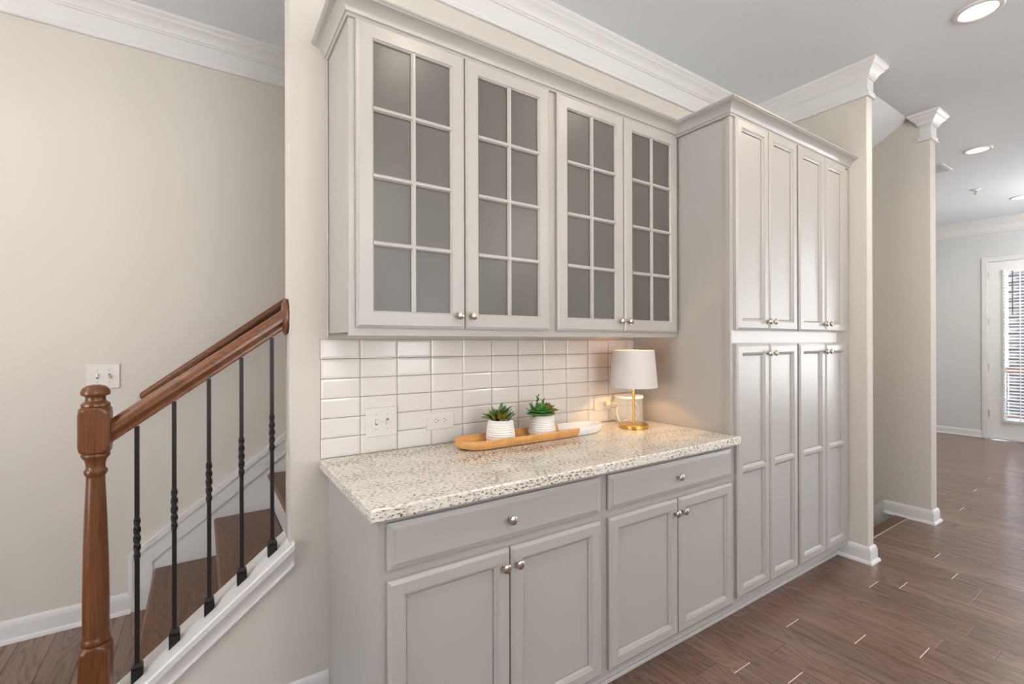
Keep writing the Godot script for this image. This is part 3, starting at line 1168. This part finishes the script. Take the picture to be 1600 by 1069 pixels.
# glazed door: frame, a cross of muntins and eight frosted panes
func glass_door(o: Node3D, x0: float, x1: float, y0: float, y1: float, zf: float) -> Node3D:
	var w := x1 - x0
	var h := y1 - y0
	var b := MB.new()
	b.frame(0, 0, w, h, [Vector2(0, 0), Vector2(0, 0.013), Vector2(0.002, 0.0145), Vector2(0.008, 0.0175), Vector2(0.009, 0.019), Vector2(0.052, 0.019), Vector2(0.053, 0.0165), Vector2(0.0575, 0.0135), Vector2(0.0585, 0.0095), Vector2(0.0585, 0.002), Vector2(0.0585, 0.0)])
	var d := put(b.mesh(), "door", M.cabinet, o, Vector3(x0, y0, zf))
	var e := 0.0585
	var mw := 0.0095
	var sec := [Vector2(-mw, 0.009), Vector2(-mw + 0.001, 0.0125), Vector2(-0.0055, 0.016), Vector2(-0.0045, 0.0185), Vector2(0.0045, 0.0185), Vector2(0.0055, 0.016), Vector2(mw - 0.001, 0.0125), Vector2(mw, 0.009)]
	b = MB.new()
	var a := []
	var c := []
	for p in sec:
		a.append(Vector3(w / 2 + p.x, e - 0.002, p.y))
		c.append(Vector3(w / 2 + p.x, h - e + 0.002, p.y))
	b.skin([a, c], 0)
	put(b.mesh(), "muntin", M.cabinet, d)
	var rowh := (h - 2 * e) / 4.0
	for k in range(1, 4):
		b = MB.new()
		a = []
		c = []
		for p in sec:
			a.append(Vector3(e - 0.002, e + rowh * k + p.x, p.y - 0.0002))
			c.append(Vector3(w - e + 0.002, e + rowh * k + p.x, p.y - 0.0002))
		b.skin([a, c], 0)
		put(b.mesh(), "muntin", M.cabinet, d)
	b = MB.new()
	b.box(Vector3(0, 0, 0), Vector3(w / 2 - e + 0.002, rowh + 0.004, 0.004))
	var pm := b.mesh()
	for r in 4:
		for q in 2:
			put(pm, "pane", M.frost, d, Vector3((e - 0.003) if q == 0 else w / 2 + 0.001, e + rowh * r - 0.002, 0.0025))
	return d


func build_cabinets() -> void:
	var UB := 1.385   # underside of the wall cabinets
	var UT := 2.447
	# --- wall cabinets
	var spans := [[0.030, 0.886, 0.052, 0.4560, 0.4600, 0.865], [0.886, 1.742, 0.909, 1.3185, 1.3225, 1.722]]
	var said := ["greige glazed wall cabinet of sixteen frosted panes nearest the stairs", "greige glazed wall cabinet of sixteen frosted panes beside the pantry, above the lamp"]
	for i in 2:
		var s: Array = spans[i]
		var o := thing("wall_cabinet", said[i], "cabinet", Vector3(0, 0, 0), "pair of glazed wall cabinets")
		var b := MB.new()
		var x0: float = s[0] + 0.0003
		var x1: float = s[1] - 0.0003
		b.box(Vector3(x0, UB + 0.012, 0.0005), Vector3(x0 + 0.016, UT + 0.02, 0.287))
		b.box(Vector3(x1 - 0.016, UB + 0.012, 0.0005), Vector3(x1, UT + 0.02, 0.287))
		b.box(Vector3(x0 + 0.016, UT, 0.0005), Vector3(x1 - 0.016, UT + 0.02, 0.287))
		put(b.mesh(), "body", M.cabinet, o)
		b = MB.new()
		b.box(Vector3(x0 + 0.016, UB + 0.012, 0.010), Vector3(x1 - 0.016, UB + 0.028, 0.287))
		b.box(Vector3(x0 + 0.016, UB + 0.012, 0.0005), Vector3(x1 - 0.016, UT, 0.008))
		put(b.mesh(), "underside", M.inside, o)
		b = MB.new()
		b.box(Vector3(x0, UB, 0.287), Vector3(s[2] + 0.014, UT + 0.02, 0.306))
		b.box(Vector3(s[5] - 0.014, UB, 0.287), Vector3(x1, UT + 0.02, 0.306))
		b.box(Vector3(s[2] + 0.014, UB, 0.287), Vector3(s[5] - 0.014, UB + 0.05, 0.306))
		b.box(Vector3(s[2] + 0.014, UT - 0.03, 0.287), Vector3(s[5] - 0.014, UT + 0.02, 0.306))
		put(b.mesh(), "face_frame", M.cabinet, o)
		for k in 2:
			var d := glass_door(o, s[2 + 2 * k], s[3 + 2 * k], 1.4115, 2.446, 0.3065)
			var w: float = s[3 + 2 * k] - s[2 + 2 * k]
			knob(d, (w - 0.029) if k == 0 else 0.025, 0.050, 0.019)
	# --- end panel scribe on the wall side of the first wall cabinet
	var sc := MB.new()
	sc.cbox(Vector3(0.0235, UB - 0.004, 0.0005), Vector3(0.0298, UT, 0.018), 0.002)
	tag(put(sc.mesh(), "scribe_moulding", M.cabinet), "thin greige scribe strip between wall cabinet side and painted wall", "moulding")

	# --- base cabinets
	var bs := [[0.030, 0.887, 0.053, 0.4575, 0.4625, 0.865], [0.887, 1.742, 0.9095, 1.3170, 1.3220, 1.7225]]
	var bsaid := ["greige base cabinet with one drawer and two doors nearest the stairs", "greige base cabinet with one drawer and two doors beside the pantry"]
	for i in 2:
		var s: Array = bs[i]
		var o := thing("base_cabinet", bsaid[i], "cabinet", Vector3.ZERO, "pair of base cabinets under the granite")
		var x0: float = s[0] + 0.0003
		var x1: float = s[1] - 0.0003
		var b := MB.new()
		b.box(Vector3(x0, 0.100, 0.0005), Vector3(x1, 0.876, 0.591))
		if i == 0:
			b.box(Vector3(x0, 0.0, 0.0005), Vector3(x0 + 0.018, 0.100, 0.540))
		put(b.mesh(), "body", M.cabinet, o)
		b = MB.new()
		b.box(Vector3(x0, 0.086, 0.591), Vector3(x1, 0.876, 0.610))
		put(b.mesh(), "face_frame", M.cabinet, o)
		b = MB.new()
		b.box(Vector3(x0, 0.0, 0.536), Vector3(x1, 0.100, 0.552))
		b.cbox(Vector3(x0, 0.0, 0.552), Vector3(x1, 0.018, 0.560), 0.003)
		put(b.mesh(), "toe_kick", M.toe, o)
		b = MB.new()
		b.slab(0, 0, s[5] - s[2], 0.1330, [Vector2(0, 0), Vector2(0, 0.0115), Vector2(0.003, 0.0130), Vector2(0.0165, 0.0165), Vector2(0.0175, 0.0185), Vector2(0.0190, 0.019)])
		var dr := put(b.mesh(), "drawer", M.cabinet, o, Vector3(s[2], 0.7200, 0.6105))
		knob(dr, (s[5] - s[2]) / 2.0, 0.0665, 0.019)
		for k in 2:
			var d := panel_door(o, s[2 + 2 * k], 0.112, s[3 + 2 * k], 0.691, 0.6105)
			var w: float = s[3 + 2 * k] - s[2 + 2 * k]
			knob(d, (w - 0.0235) if k == 0 else 0.0235, 0.691 - 0.112 - 0.0545, 0.019)

	# --- countertop
	var b := MB.new()
	b.cbox(Vector3(-0.004, 0.8765, 0.0003), Vector3(1.7415, 0.914, 0.662), 0.005)
	tag(put(b.mesh(), "countertop", M.granite), "speckled cream and grey granite countertop on the base cabinets", "countertop")

	# --- pantry: two tall units side by side
	var ps := [[1.7425, 2.361, 1.764, 2.0575, 2.0610, 2.352], [2.361, 3.0290, 2.371, 2.6790, 2.6825, 2.9580]]
	var psaid := ["tall greige pantry cabinet with four doors beside the countertop", "tall greige pantry cabinet with four doors beside the wing wall"]
	for i in 2:
		var s: Array = ps[i]
		var o := thing("pantry_cabinet", psaid[i], "cabinet", Vector3.ZERO, "pair of tall pantry cabinets")
		var x0: float = s[0] + 0.0003
		var x1: float = s[1] - 0.0003
		b = MB.new()
		b.box(Vector3(x0, 0.100, 0.0005), Vector3(x1, 2.465, 0.588))
		put(b.mesh(), "body", M.cabinet, o)
		b = MB.new()
		b.box(Vector3(x0 - (0.0080 if i == 0 else 0.0), 0.086 if i else 0.915, 0.588), Vector3(x1, 2.465, 0.610))
		if i == 0:
			b.box(Vector3(x0, 0.086, 0.588), Vector3(x1, 0.915, 0.610))
		put(b.mesh(), "face_frame", M.cabinet, o)
		b = MB.new()
		b.box(Vector3(x0, 0.0, 0.536), Vector3(x1, 0.100, 0.552))
		b.cbox(Vector3(x0, 0.0, 0.552), Vector3(x1 - (0.03 if i else 0.0), 0.018, 0.560), 0.003)
		put(b.mesh(), "toe_kick", M.toe, o)
		for k in 2:
			var w: float = s[3 + 2 * k] - s[2 + 2 * k]
			var kx := (w - 0.024) if k == 0 else 0.024
			var d := panel_door(o, s[2 + 2 * k], 1.4190, s[3 + 2 * k], 2.446, 0.6105)
			knob(d, kx, 0.045, 0.019)
			d = panel_door(o, s[2 + 2 * k], 0.124, s[3 + 2 * k], 1.3500, 0.6105, 0.7360)
			knob(d, kx, 1.350 - 0.124 - 0.0475, 0.019)
	b = MB.new()
	b.cbox(Vector3(1.7350, 1.3555, 0.6103), Vector3(2.853, 1.4130, 0.6160), 0.001)
	tag(put(b.mesh(), "filler_strip", M.filler), "pale flat strip between upper and lower pantry doors", "filler strip")

	# --- crown over wall cabinets and pantry
	var prof := [Vector2(0, 2.4470), Vector2(0.006, 2.4470), Vector2(0.008, 2.4500), Vector2(0.0075, 2.4550), Vector2(0.0095, 2.4575), Vector2(0.0130, 2.4580), Vector2(0.0145, 2.4605), Vector2(0.0130, 2.4625), Vector2(0.0150, 2.4690), Vector2(0.0195, 2.4770), Vector2(0.0270, 2.4850), Vector2(0.0370, 2.4915), Vector2(0.0480, 2.4950), Vector2(0.0520, 2.4960), Vector2(0.0525, 2.4985), Vector2(0.0570, 2.5005), Vector2(0.0600, 2.5040), Vector2(0.0600, 2.5090), Vector2(0, 2.5090)]
	b = MB.new()
	b.sweep([Vector2(0.030, 0.001), Vector2(0.030, 0.3065), Vector2(1.7335, 0.3065), Vector2(1.7335, 0.6105), Vector2(3.0288, 0.6105)], prof, -1.0)
	tag(put(b.mesh(28), "cabinet_crown", M.cabinet), "greige crown moulding along the tops of wall cabinets and pantry", "moulding")


# ---------------------------------------------------------------- things on the counter and walls
func plate(label: String, at: Vector3, w: float, h: float, kind: String) -> void:
	var o := thing("switch_plate" if kind == "switch" else "outlet_plate", label, "light switch" if kind == "switch" else "outlet", at)
	var b := MB.new()
	b.slab(-w / 2, -h / 2, w / 2, h / 2, [Vector2(0, 0), Vector2(0, 0.003), Vector2(0.002, 0.0055), Vector2(0.004, 0.006)])
	put(b.mesh(), "cover", M.plate, o)
	if kind == "switch":
		for s in [-1, 1]:
			b = MB.new()
			b.box(Vector3(s * 0.023 - 0.005, -0.012, 0.0058), Vector3(s * 0.023 + 0.005, 0.012, 0.0064))
			put(b.mesh(), "toggle_slot", M.grout, o)
			b = MB.new()
			b.cbox(Vector3(-0.0045, -0.008, 0.0), Vector3(0.0045, 0.008, 0.013), 0.0015)
			var tg := put(b.mesh(), "toggle", M.plate, o, Vector3(s * 0.023, -0.001 * s, 0.006))
			tg.rotation.x = 0.35 * s
			for y in [-0.030, 0.030]:
				b = MB.new()
				b.lathe([Vector2(0, 0.0), Vector2(0.0032, 0.0), Vector2(0.0028, 0.0012), Vector2(0, 0.0016)], 10)
				b.move(0, Transform3D(Basis(Vector3(1, 0, 0), Vector3(0, 0, 1), Vector3(0, -1, 0)), Vector3(s * 0.023, y, 0.0058)))
				put(b.mesh(30), "screw", M.nickel, o)
	else:
		for s in [-1, 1]:
			b = MB.new()
			b.lathe([Vector2(0, 0.0), Vector2(0.0165, 0.0), Vector2(0.0165, 0.0012), Vector2(0.0150, 0.0020), Vector2(0, 0.0020)], 24)
			b.move(0, Transform3D(Basis(Vector3(1, 0, 0), Vector3(0, 0, 1), Vector3(0, -1, 0)), Vector3(s * 0.0195, 0, 0.0058)))
			var r := put(b.mesh(30), "receptacle", M.plate, o)
			for y in [-0.0065, 0.0065]:
				b = MB.new()
				b.box(Vector3(s * 0.0195 - 0.006, y - 0.001, 0.0074), Vector3(s * 0.0195 + 0.001, y + 0.001, 0.0081))
				put(b.mesh(), "slot", M.slot, r)
			b = MB.new()
			b.lathe([Vector2(0, 0), Vector2(0.0024, 0), Vector2(0.0024, 0.0005), Vector2(0, 0.0005)], 10)
			b.move(0, Transform3D(Basis(Vector3(1, 0, 0), Vector3(0, 0, 1), Vector3(0, -1, 0)), Vector3(s * 0.0195 + 0.0075, 0, 0.0076)))
			put(b.mesh(), "slot", M.slot, r)


func build_counter_things() -> void:
	var C := 0.9142
	plate("double toggle switch plate on the tiles left of the outlet", Vector3(0.2360, 1.0370, 0.0072), 0.128, 0.118, "switch")
	plate("horizontal outlet plate on the tiles left of the plant pots", Vector3(0.4970, 1.0180, 0.0072), 0.128, 0.077, "outlet")
	plate("horizontal outlet plate on the tiles with the lamp plug in it", Vector3(1.4790, 1.0210, 0.0072), 0.128, 0.077, "outlet")
	plate("double toggle switch plate on the painted stair wall", Vector3(-0.7850, 1.1980, -1.1495), 0.126, 0.122, "switch")
	table_lamp(Vector3(1.5045, C, 0.213))
	glass_jar(Vector3(1.600, C, 0.092))
	tray()
	pot(Vector3(0.713, 0.9268, 0.165), 0, "ribbed white pot of grey green succulents at the tray's wooden end")
	pot(Vector3(0.943, 0.9268, 0.162), 1, "ribbed white pot with a green rosette and amber succulent beside the tray's white end")


func table_lamp(at: Vector3) -> void:
	var o := thing("table_lamp", "small brass table lamp with a white drum shade", "lamp", at)
	var b := MB.new()
	b.lathe([Vector2(0, 0), Vector2(0.073, 0), Vector2(0.075, 0.002), Vector2(0.075, 0.018), Vector2(0.073, 0.020), Vector2(0.012, 0.0205), Vector2(0.009, 0.024), Vector2(0, 0.024)], 48)
	put(b.mesh(35), "base", M.brass, o)
	b = MB.new()
	b.lathe([Vector2(0, 0.020), Vector2(0.0062, 0.020), Vector2(0.0062, 0.165), Vector2(0.0082, 0.167), Vector2(0.0082, 0.232), Vector2(0.0145, 0.236), Vector2(0.0145, 0.272), Vector2(0, 0.274)], 20)
	put(b.mesh(35), "stem", M.brass, o)
	b = MB.new()
	b.lathe([Vector2(0.1225, 0.212), Vector2(0.1060, 0.404), Vector2(0.1042, 0.404), Vector2(0.1207, 0.212), Vector2(0.1225, 0.212)], 56)
	put(b.mesh(35), "shade", M.shade, o)
	b = MB.new()
	for k in 3:
		var a := TAU * k / 3.0 + 0.4
		b.tube([Vector3(cos(a) * 0.0135, 0.262, sin(a) * 0.0135), Vector3(cos(a) * 0.1165, 0.262, sin(a) * 0.1165)], 0.0015, 6)
	put(b.mesh(40), "shade_spider", M.brass, o)
	b = MB.new()
	b.lathe([Vector2(0, 0.274), Vector2(0.012, 0.276), Vector2(0.016, 0.286), Vector2(0.026, 0.305), Vector2(0.028, 0.320), Vector2(0.022, 0.336), Vector2(0.010, 0.344), Vector2(0, 0.345)], 24)
	put(b.mesh(40), "bulb", M.bulb, o)
	var l := OmniLight3D.new()
	l.name = "lamp_light"
	l.position = Vector3(0, 0.312, 0)
	l.omni_range = 12.0
	l.omni_attenuation = 2.0
	l.light_size = 0.02
	l.light_color = Color(1.0, 0.80, 0.55)
	l.light_energy = LAMP
	l.shadow_enabled = true
	o.add_child(l)
	# cord from the plug, looped behind the stem
	b = MB.new()
	b.cbox(Vector3(-0.014, -0.011, 0.0), Vector3(0.014, 0.011, 0.026), 0.004)
	put(b.mesh(), "plug", M.cord, o, Vector3(1.4985, 1.021, 0.0168) - at)
	var cv := Curve3D.new()
	for p in [Vector3(1.4985, 1.021, 0.038), Vector3(1.515, 1.024, 0.062), Vector3(1.535, 1.012, 0.072), Vector3(1.512, 0.985, 0.085), Vector3(1.500, 0.945, 0.110), Vector3(1.500, 0.920, 0.135)]:
		cv.add_point(p - at)
	smooth(cv)
	b = MB.new()
	b.tube(Array(cv.tessellate_even_length(4, 0.008)), 0.0028, 8)
	put(b.mesh(50), "cord", M.cord, o)


func smooth(c: Curve3D) -> void:
	for i in c.point_count:
		var a := c.get_point_position(maxi(i - 1, 0))
		var b := c.get_point_position(mini(i + 1, c.point_count - 1))
		c.set_point_in(i, (a - b) / 6.0)
		c.set_point_out(i, (b - a) / 6.0)


const LAMP := 0.13

func glass_jar(at: Vector3) -> void:
	var o := thing("glass_cylinder", "clear cylinder with a white rim standing behind the brass lamp", "jar", at)
	var b := MB.new()
	b.lathe([Vector2(0, 0.0), Vector2(0.076, 0.0), Vector2(0.076, 0.140), Vector2(0.0735, 0.140), Vector2(0.0735, 0.004), Vector2(0, 0.004)], 48)
	put(b.mesh(35), "wall", M.jar, o)
	b = MB.new()
	b.lathe([Vector2(0.0725, 0.138), Vector2(0.0785, 0.138), Vector2(0.0795, 0.146), Vector2(0.0765, 0.151), Vector2(0.0725, 0.150), Vector2(0.0715, 0.144), Vector2(0.0725, 0.138)], 48)
	put(b.mesh(40), "rim", M.jar_rim, o)
	var cv := Curve3D.new()
	for p in [Vector3(0.02, 0.120, 0.02), Vector3(0.045, 0.085, 0.025), Vector3(0.055, 0.030, 0.015), Vector3(0.020, 0.010, -0.03), Vector3(-0.035, 0.012, -0.01), Vector3(-0.03, 0.050, 0.03), Vector3(0.0, 0.070, 0.045), Vector3(0.035, 0.035, 0.045)]:
		cv.add_point(p)
	smooth(cv)
	b = MB.new()
	b.tube(Array(cv.tessellate_even_length(4, 0.01)), 0.0025, 6)
	put(b.mesh(50), "coiled_cord", M.cord, o)


func tray() -> void:
	# a long dough bowl: outline a stadium with pinched ends, hollowed; the far third painted white
	var o := thing("wooden_tray", "long wooden dough bowl tray with one end painted white", "tray", Vector3(0.902, 0.9142, 0.168))
	var half := 0.407
	var wid := func(u: float) -> float:   # half width along the length, u in -1..1
		var e := absf(u)
		var w := 0.083
		if u > 0.2:
			w = 0.083 - 0.018 * (u - 0.2) / 0.8
		if e > 0.66:
			var q := (e - 0.66) / 0.34
			w *= sqrt(maxf(1.0 - pow(q, 2.3), 0.0))
		return w
	# rings round the bowl at stations along it; each ring runs foot, outer wall, rim, inner wall, floor
	var cross := func(u: float) -> Array:
		var w: float = wid.call(u)
		var x := u * half
		var lift := 0.0
		if absf(u) > 0.80:
			lift = 0.016 * pow((absf(u) - 0.80) / 0.20, 1.6)
		var floor_y := 0.0125 + lift * 0.9
		if absf(u) > 0.84:
			floor_y += 0.022 * pow((absf(u) - 0.84) / 0.16, 1.5)
		floor_y = minf(floor_y, 0.040)
		var out := []
		for p in [[-0.70, lift], [-0.86, lift + 0.006], [-0.97, 0.024 + lift * 0.5], [-1.0, 0.037 + lift * 0.15], [-0.975, 0.042], [-0.90, 0.041], [-0.84, minf(0.030 + lift, 0.041)], [-0.76, floor_y + 0.003], [-0.60, floor_y], [0.60, floor_y], [0.76, floor_y + 0.003], [0.84, minf(0.030 + lift, 0.041)], [0.90, 0.041], [0.975, 0.042], [1.0, 0.037 + lift * 0.15], [0.97, 0.024 + lift * 0.5], [0.86, lift + 0.006], [0.70, lift]]:
			out.append(Vector3(x, p[1], p[0] * w))
		return out
	var us := []
	for k in 41:
		us.append(-0.998 + 1.996 * k / 40.0)
	for extra in [-0.99, -0.97, -0.93, 0.93, 0.97, 0.99]:
		us.append(extra)
	us.sort()
	var wood := []
	var white := [cross.call(0.47)]
	for u in us:
		if u < 0.47:
			wood.append(cross.call(u))
		else:
			white.append(cross.call(u))
	wood.append(cross.call(0.47))
	# the paint line slants: nearer the front the wood reaches further
	for ring in [wood[-1], white[0]]:
		for i in ring.size():
			ring[i].x += ring[i].z * 0.12
	var b := MB.new()
	b.skin(wood, 0)
	put(b.mesh(40), "bowl", M.tray_wood, o)
	b = MB.new()
	b.skin(white, 0)
	put(b.mesh(40), "painted_end", M.tray_white, o)


func pot(at: Vector3, kind: int, label: String) -> void:
	var o := thing("succulent_pot", label, "potted plant", at, "pots of succulents in the tray")
	var prof := [Vector2(0, 0), Vector2(0.050, 0), Vector2(0.054, 0.003)]
	var n := 9
	for k in n:   # ribs
		var f0 := (k + 0.0) / n
		var y0 := 0.005 + 0.088 * f0
		var r0 := 0.0655 - 0.0125 * pow(f0, 1.5)
		if k == 0:
			r0 = 0.063
		prof.append(Vector2(r0 - 0.0024, y0))
		prof.append(Vector2(r0 - 0.0003, y0 + 0.0022))
		prof.append(Vector2(r0, y0 + 0.0050))
		prof.append(Vector2(r0 - 0.0006, y0 + 0.0078))
	prof.append_array([Vector2(0.0515, 0.0945), Vector2(0.0500, 0.0965), Vector2(0.0470, 0.0960), Vector2(0.0460, 0.086), Vector2(0, 0.086)])
	var b := MB.new()
	b.lathe(prof, 44)
	put(b.mesh(50), "pot", M.pot, o)
	b = MB.new()
	b.lathe([Vector2(0, 0.086), Vector2(0.046, 0.086), Vector2(0.046, 0.091), Vector2(0.02, 0.096), Vector2(0, 0.097)], 24)
	put(b.mesh(40), "soil", M.soil, o)
	rng.seed = 100 + kind
	var narrow := leaf_mesh(0.040, 0.0068, 0.0038)
	var wide := leaf_mesh(0.034, 0.0105, 0.005)
	var plump := leaf_mesh(0.034, 0.0125, 0.006)
	if kind == 0:
		for k in 120:
			var a := rng.randf() * TAU
			var r := sqrt(rng.randf()) * 0.041
			var lean := r / 0.041 * 0.80 + rng.randf_range(-0.25, 0.45)
			var amber := cos(a - 2.6) > 0.55 and r > 0.022
			var mats: Array = M.olive if amber and rng.randf() < 0.75 else M.leaf
			var sc := rng.randf_range(0.85, 1.35)
			leaf(o, wide if rng.randf() < 0.5 else narrow, mats[rng.randi() % mats.size()], Vector3(cos(a) * r, 0.090 + 0.034 * (1.0 - pow(r / 0.043, 2.0)) * rng.randf(), sin(a) * r), a, lean, sc)
		# a spill over the rim
		leaf(o, narrow, M.leaf[0], Vector3(0.043, 0.097, 0.012), 0.3, 1.9, 0.9)
	else:
		# large green rosette, front left
		var c := Vector3(-0.016, 0.094, 0.014)
		for ringk in 5:
			var cnt: int = [5, 7, 9, 11, 12][ringk]
			for k in cnt:
				var a := TAU * (k + 0.5 * ringk) / cnt
				var lean := 0.22 + 0.27 * ringk
				leaf(o, plump, M.jade[(k + ringk) % 2], c + Vector3(cos(a) * 0.0045 * ringk, 0.024 - 0.0045 * ringk, sin(a) * 0.0045 * ringk), a, lean, 1.05 + 0.12 * ringk)
		# amber rosette on the right
		c = Vector3(0.028, 0.094, 0.004)
		for ringk in 3:
			var cnt: int = [5, 7, 9][ringk]
			for k in cnt:
				var a := TAU * (k + 0.5 * ringk) / cnt
				leaf(o, plump, M.olive[(k + ringk) % 3], c + Vector3(cos(a) * 0.005 * ringk, 0.022 - 0.006 * ringk, sin(a) * 0.005 * ringk), a, 0.25 + 0.42 * ringk, 1.1 + 0.15 * ringk)
		# upright sprigs behind and thin tips out on the left
		for s in [[Vector3(-0.012, 0.094, -0.018), 0.082, 0.0], [Vector3(0.012, 0.094, -0.020), 0.062, 0.15], [Vector3(-0.034, 0.094, -0.008), 0.055, -0.5]]:
			b = MB.new()
			var tip: Vector3 = s[0] + Vector3(sin(s[2]) * s[1], cos(s[2]) * s[1], 0)
			b.tube([s[0], (s[0] + tip) / 2 + Vector3(0.002, 0, 0), tip], 0.0016, 6)
			put(b.mesh(40), "stem", M.leaf[2], o)
			for k in 9:
				var f := 0.35 + 0.65 * k / 8.0
				leaf(o, wide, M.leaf[k % 3], (s[0] as Vector3).lerp(tip, f), k * 2.4, 0.85 - 0.45 * f, 0.58)
		for k in 5:
			leaf(o, narrow, M.leaf[2], Vector3(-0.040, 0.093 + 0.004 * k, 0.01 - 0.008 * k), PI + 0.25 * (k - 2), 1.35 - 0.12 * k, 0.95)


# a pointed fleshy leaf that grows along +y from its foot
func leaf_mesh(length: float, w: float, th: float) -> ArrayMesh:
	var b := MB.new()
	var rows := []
	for k in 6:
		var f: float = [0.0, 0.25, 0.5, 0.72, 0.9, 1.0][k]
		var g: float = [0.45, 0.8, 1.0, 0.88, 0.45, 0.06][k]
		var ring := []
		for i in 6:
			var a := TAU * i / 6.0
			var cup := 0.18 * length * f * f
			ring.append(Vector3(cos(a) * w * g, length * f, sin(a) * th * 0.5 * g - cup + 0.25 * w * g * cos(a) * cos(a)))
		rows.append(ring)
	b.skin(rows, 0)
	return b.mesh(60)


func leaf(o: Node3D, m: Mesh, mat: Material, at: Vector3, round_: float, lean: float, sc: float) -> void:
	var l := put(m, "leaf", mat, o, at)
	# the leaf's +z side looks at the axis; lean tips it outwards
	var out := Vector3(cos(round_), 0, sin(round_))
	var y := Vector3.UP * cos(lean) + out * sin(lean)
	var z := (Vector3.UP * sin(lean) - out * cos(lean))
	var x := y.cross(z)
	l.basis = Basis(x, y, z) * Basis.from_scale(Vector3.ONE * sc)


# ---------------------------------------------------------------- ceiling things
func build_ceiling_things() -> void:
	var warm := Color(1.0, 0.94, 0.86)
	downlight(2.968, 1.225, 0.8, warm, "largest recessed ceiling light, nearest, above the open floor")
	downlight(5.392, 0.722, 1.0, warm, "recessed ceiling light beyond the end wall, middle one of three")
	downlight(7.715, 0.622, 1.0, warm, "smallest recessed ceiling light, farthest, cut by the picture edge")
	downlight(-0.63, 1.30, 0.8, warm, "recessed ceiling light above the stairs end of the cabinets, out of view")
	downlight(1.77, 1.27, 0.8, warm, "recessed ceiling light in front of the pantry corner, out of view")
	downlight(0.57, 1.27, 0.8, warm, "recessed ceiling light in front of the wall cabinets, out of view")
	downlight(-1.95, -0.10, 1.0, warm, "recessed ceiling light above the stair foot, out of view")

	globe(0.9, 3.6, 2.60, 1.5, Color(1.0, 0.975, 0.945), "unseen white globe added behind the viewer as fill light")
	globe(3.0, 3.6, 2.60, 1.5, Color(1.0, 0.975, 0.945), "second unseen white globe added behind the viewer as fill light, farther right")
	globe(7.4, 1.7, 2.55, 2.7, Color(0.96, 0.98, 1.0), "unseen white globe added in the living room as fill light")
	globe(-2.3, 0.6, 2.50, 0.7, Color(1.0, 0.97, 0.93), "unseen white globe added in the stair hall as fill light")

	var o := thing("fire_sprinkler", "small white fire sprinkler head hanging from the ceiling", "sprinkler", Vector3(6.878, CEIL, 0.398))
	var b := MB.new()
	b.lathe([Vector2(0, 0), Vector2(0.045, 0), Vector2(0.045, -0.004), Vector2(0.022, -0.016), Vector2(0, -0.016)], 24)
	put(b.mesh(35), "escutcheon", M.vent, o)
	b = MB.new()
	b.tube([Vector3(0, -0.014, 0), Vector3(0, -0.055, 0)], 0.006, 8)
	for s in [-1, 1]:
		b.tube([Vector3(0, -0.020, 0.004 * s), Vector3(0, -0.032, 0.014 * s), Vector3(0, -0.052, 0.003 * s)], 0.003, 6)
	put(b.mesh(40), "body", M.nickel, o)
	b = MB.new()
	b.lathe([Vector2(0, -0.054), Vector2(0.017, -0.055), Vector2(0.017, -0.057), Vector2(0, -0.058)], 16)
	put(b.mesh(30), "deflector", M.nickel, o)

	o = thing("ceiling_vent", "white slotted air vent in the ceiling beside the end wall", "vent", Vector3(5.69, CEIL, 0.36))
	b = MB.new()
	b.frame(-0.16, -0.09, 0.16, 0.09, [Vector2(0, 0), Vector2(0, 0.004), Vector2(0.004, 0.007), Vector2(0.022, 0.007), Vector2(0.022, 0.0)])
	var down := Transform3D(Basis(Vector3(1, 0, 0), Vector3(0, 0, 1), Vector3(0, -1, 0)), Vector3.ZERO)
	b.move(0, down)
	put(b.mesh(), "frame", M.vent, o)
	b = MB.new()
	b.box(Vector3(-0.14, -0.0012, -0.07), Vector3(0.14, -0.0002, 0.07))
	put(b.mesh(), "duct", M.slot, o)
	for k in 9:
		b = MB.new()
		b.box(Vector3(-0.138, -0.0055, -0.064 + 0.016 * k - 0.005), Vector3(0.138, -0.0035, -0.064 + 0.016 * k + 0.005))
		put(b.mesh(), "louvre", M.vent, o)
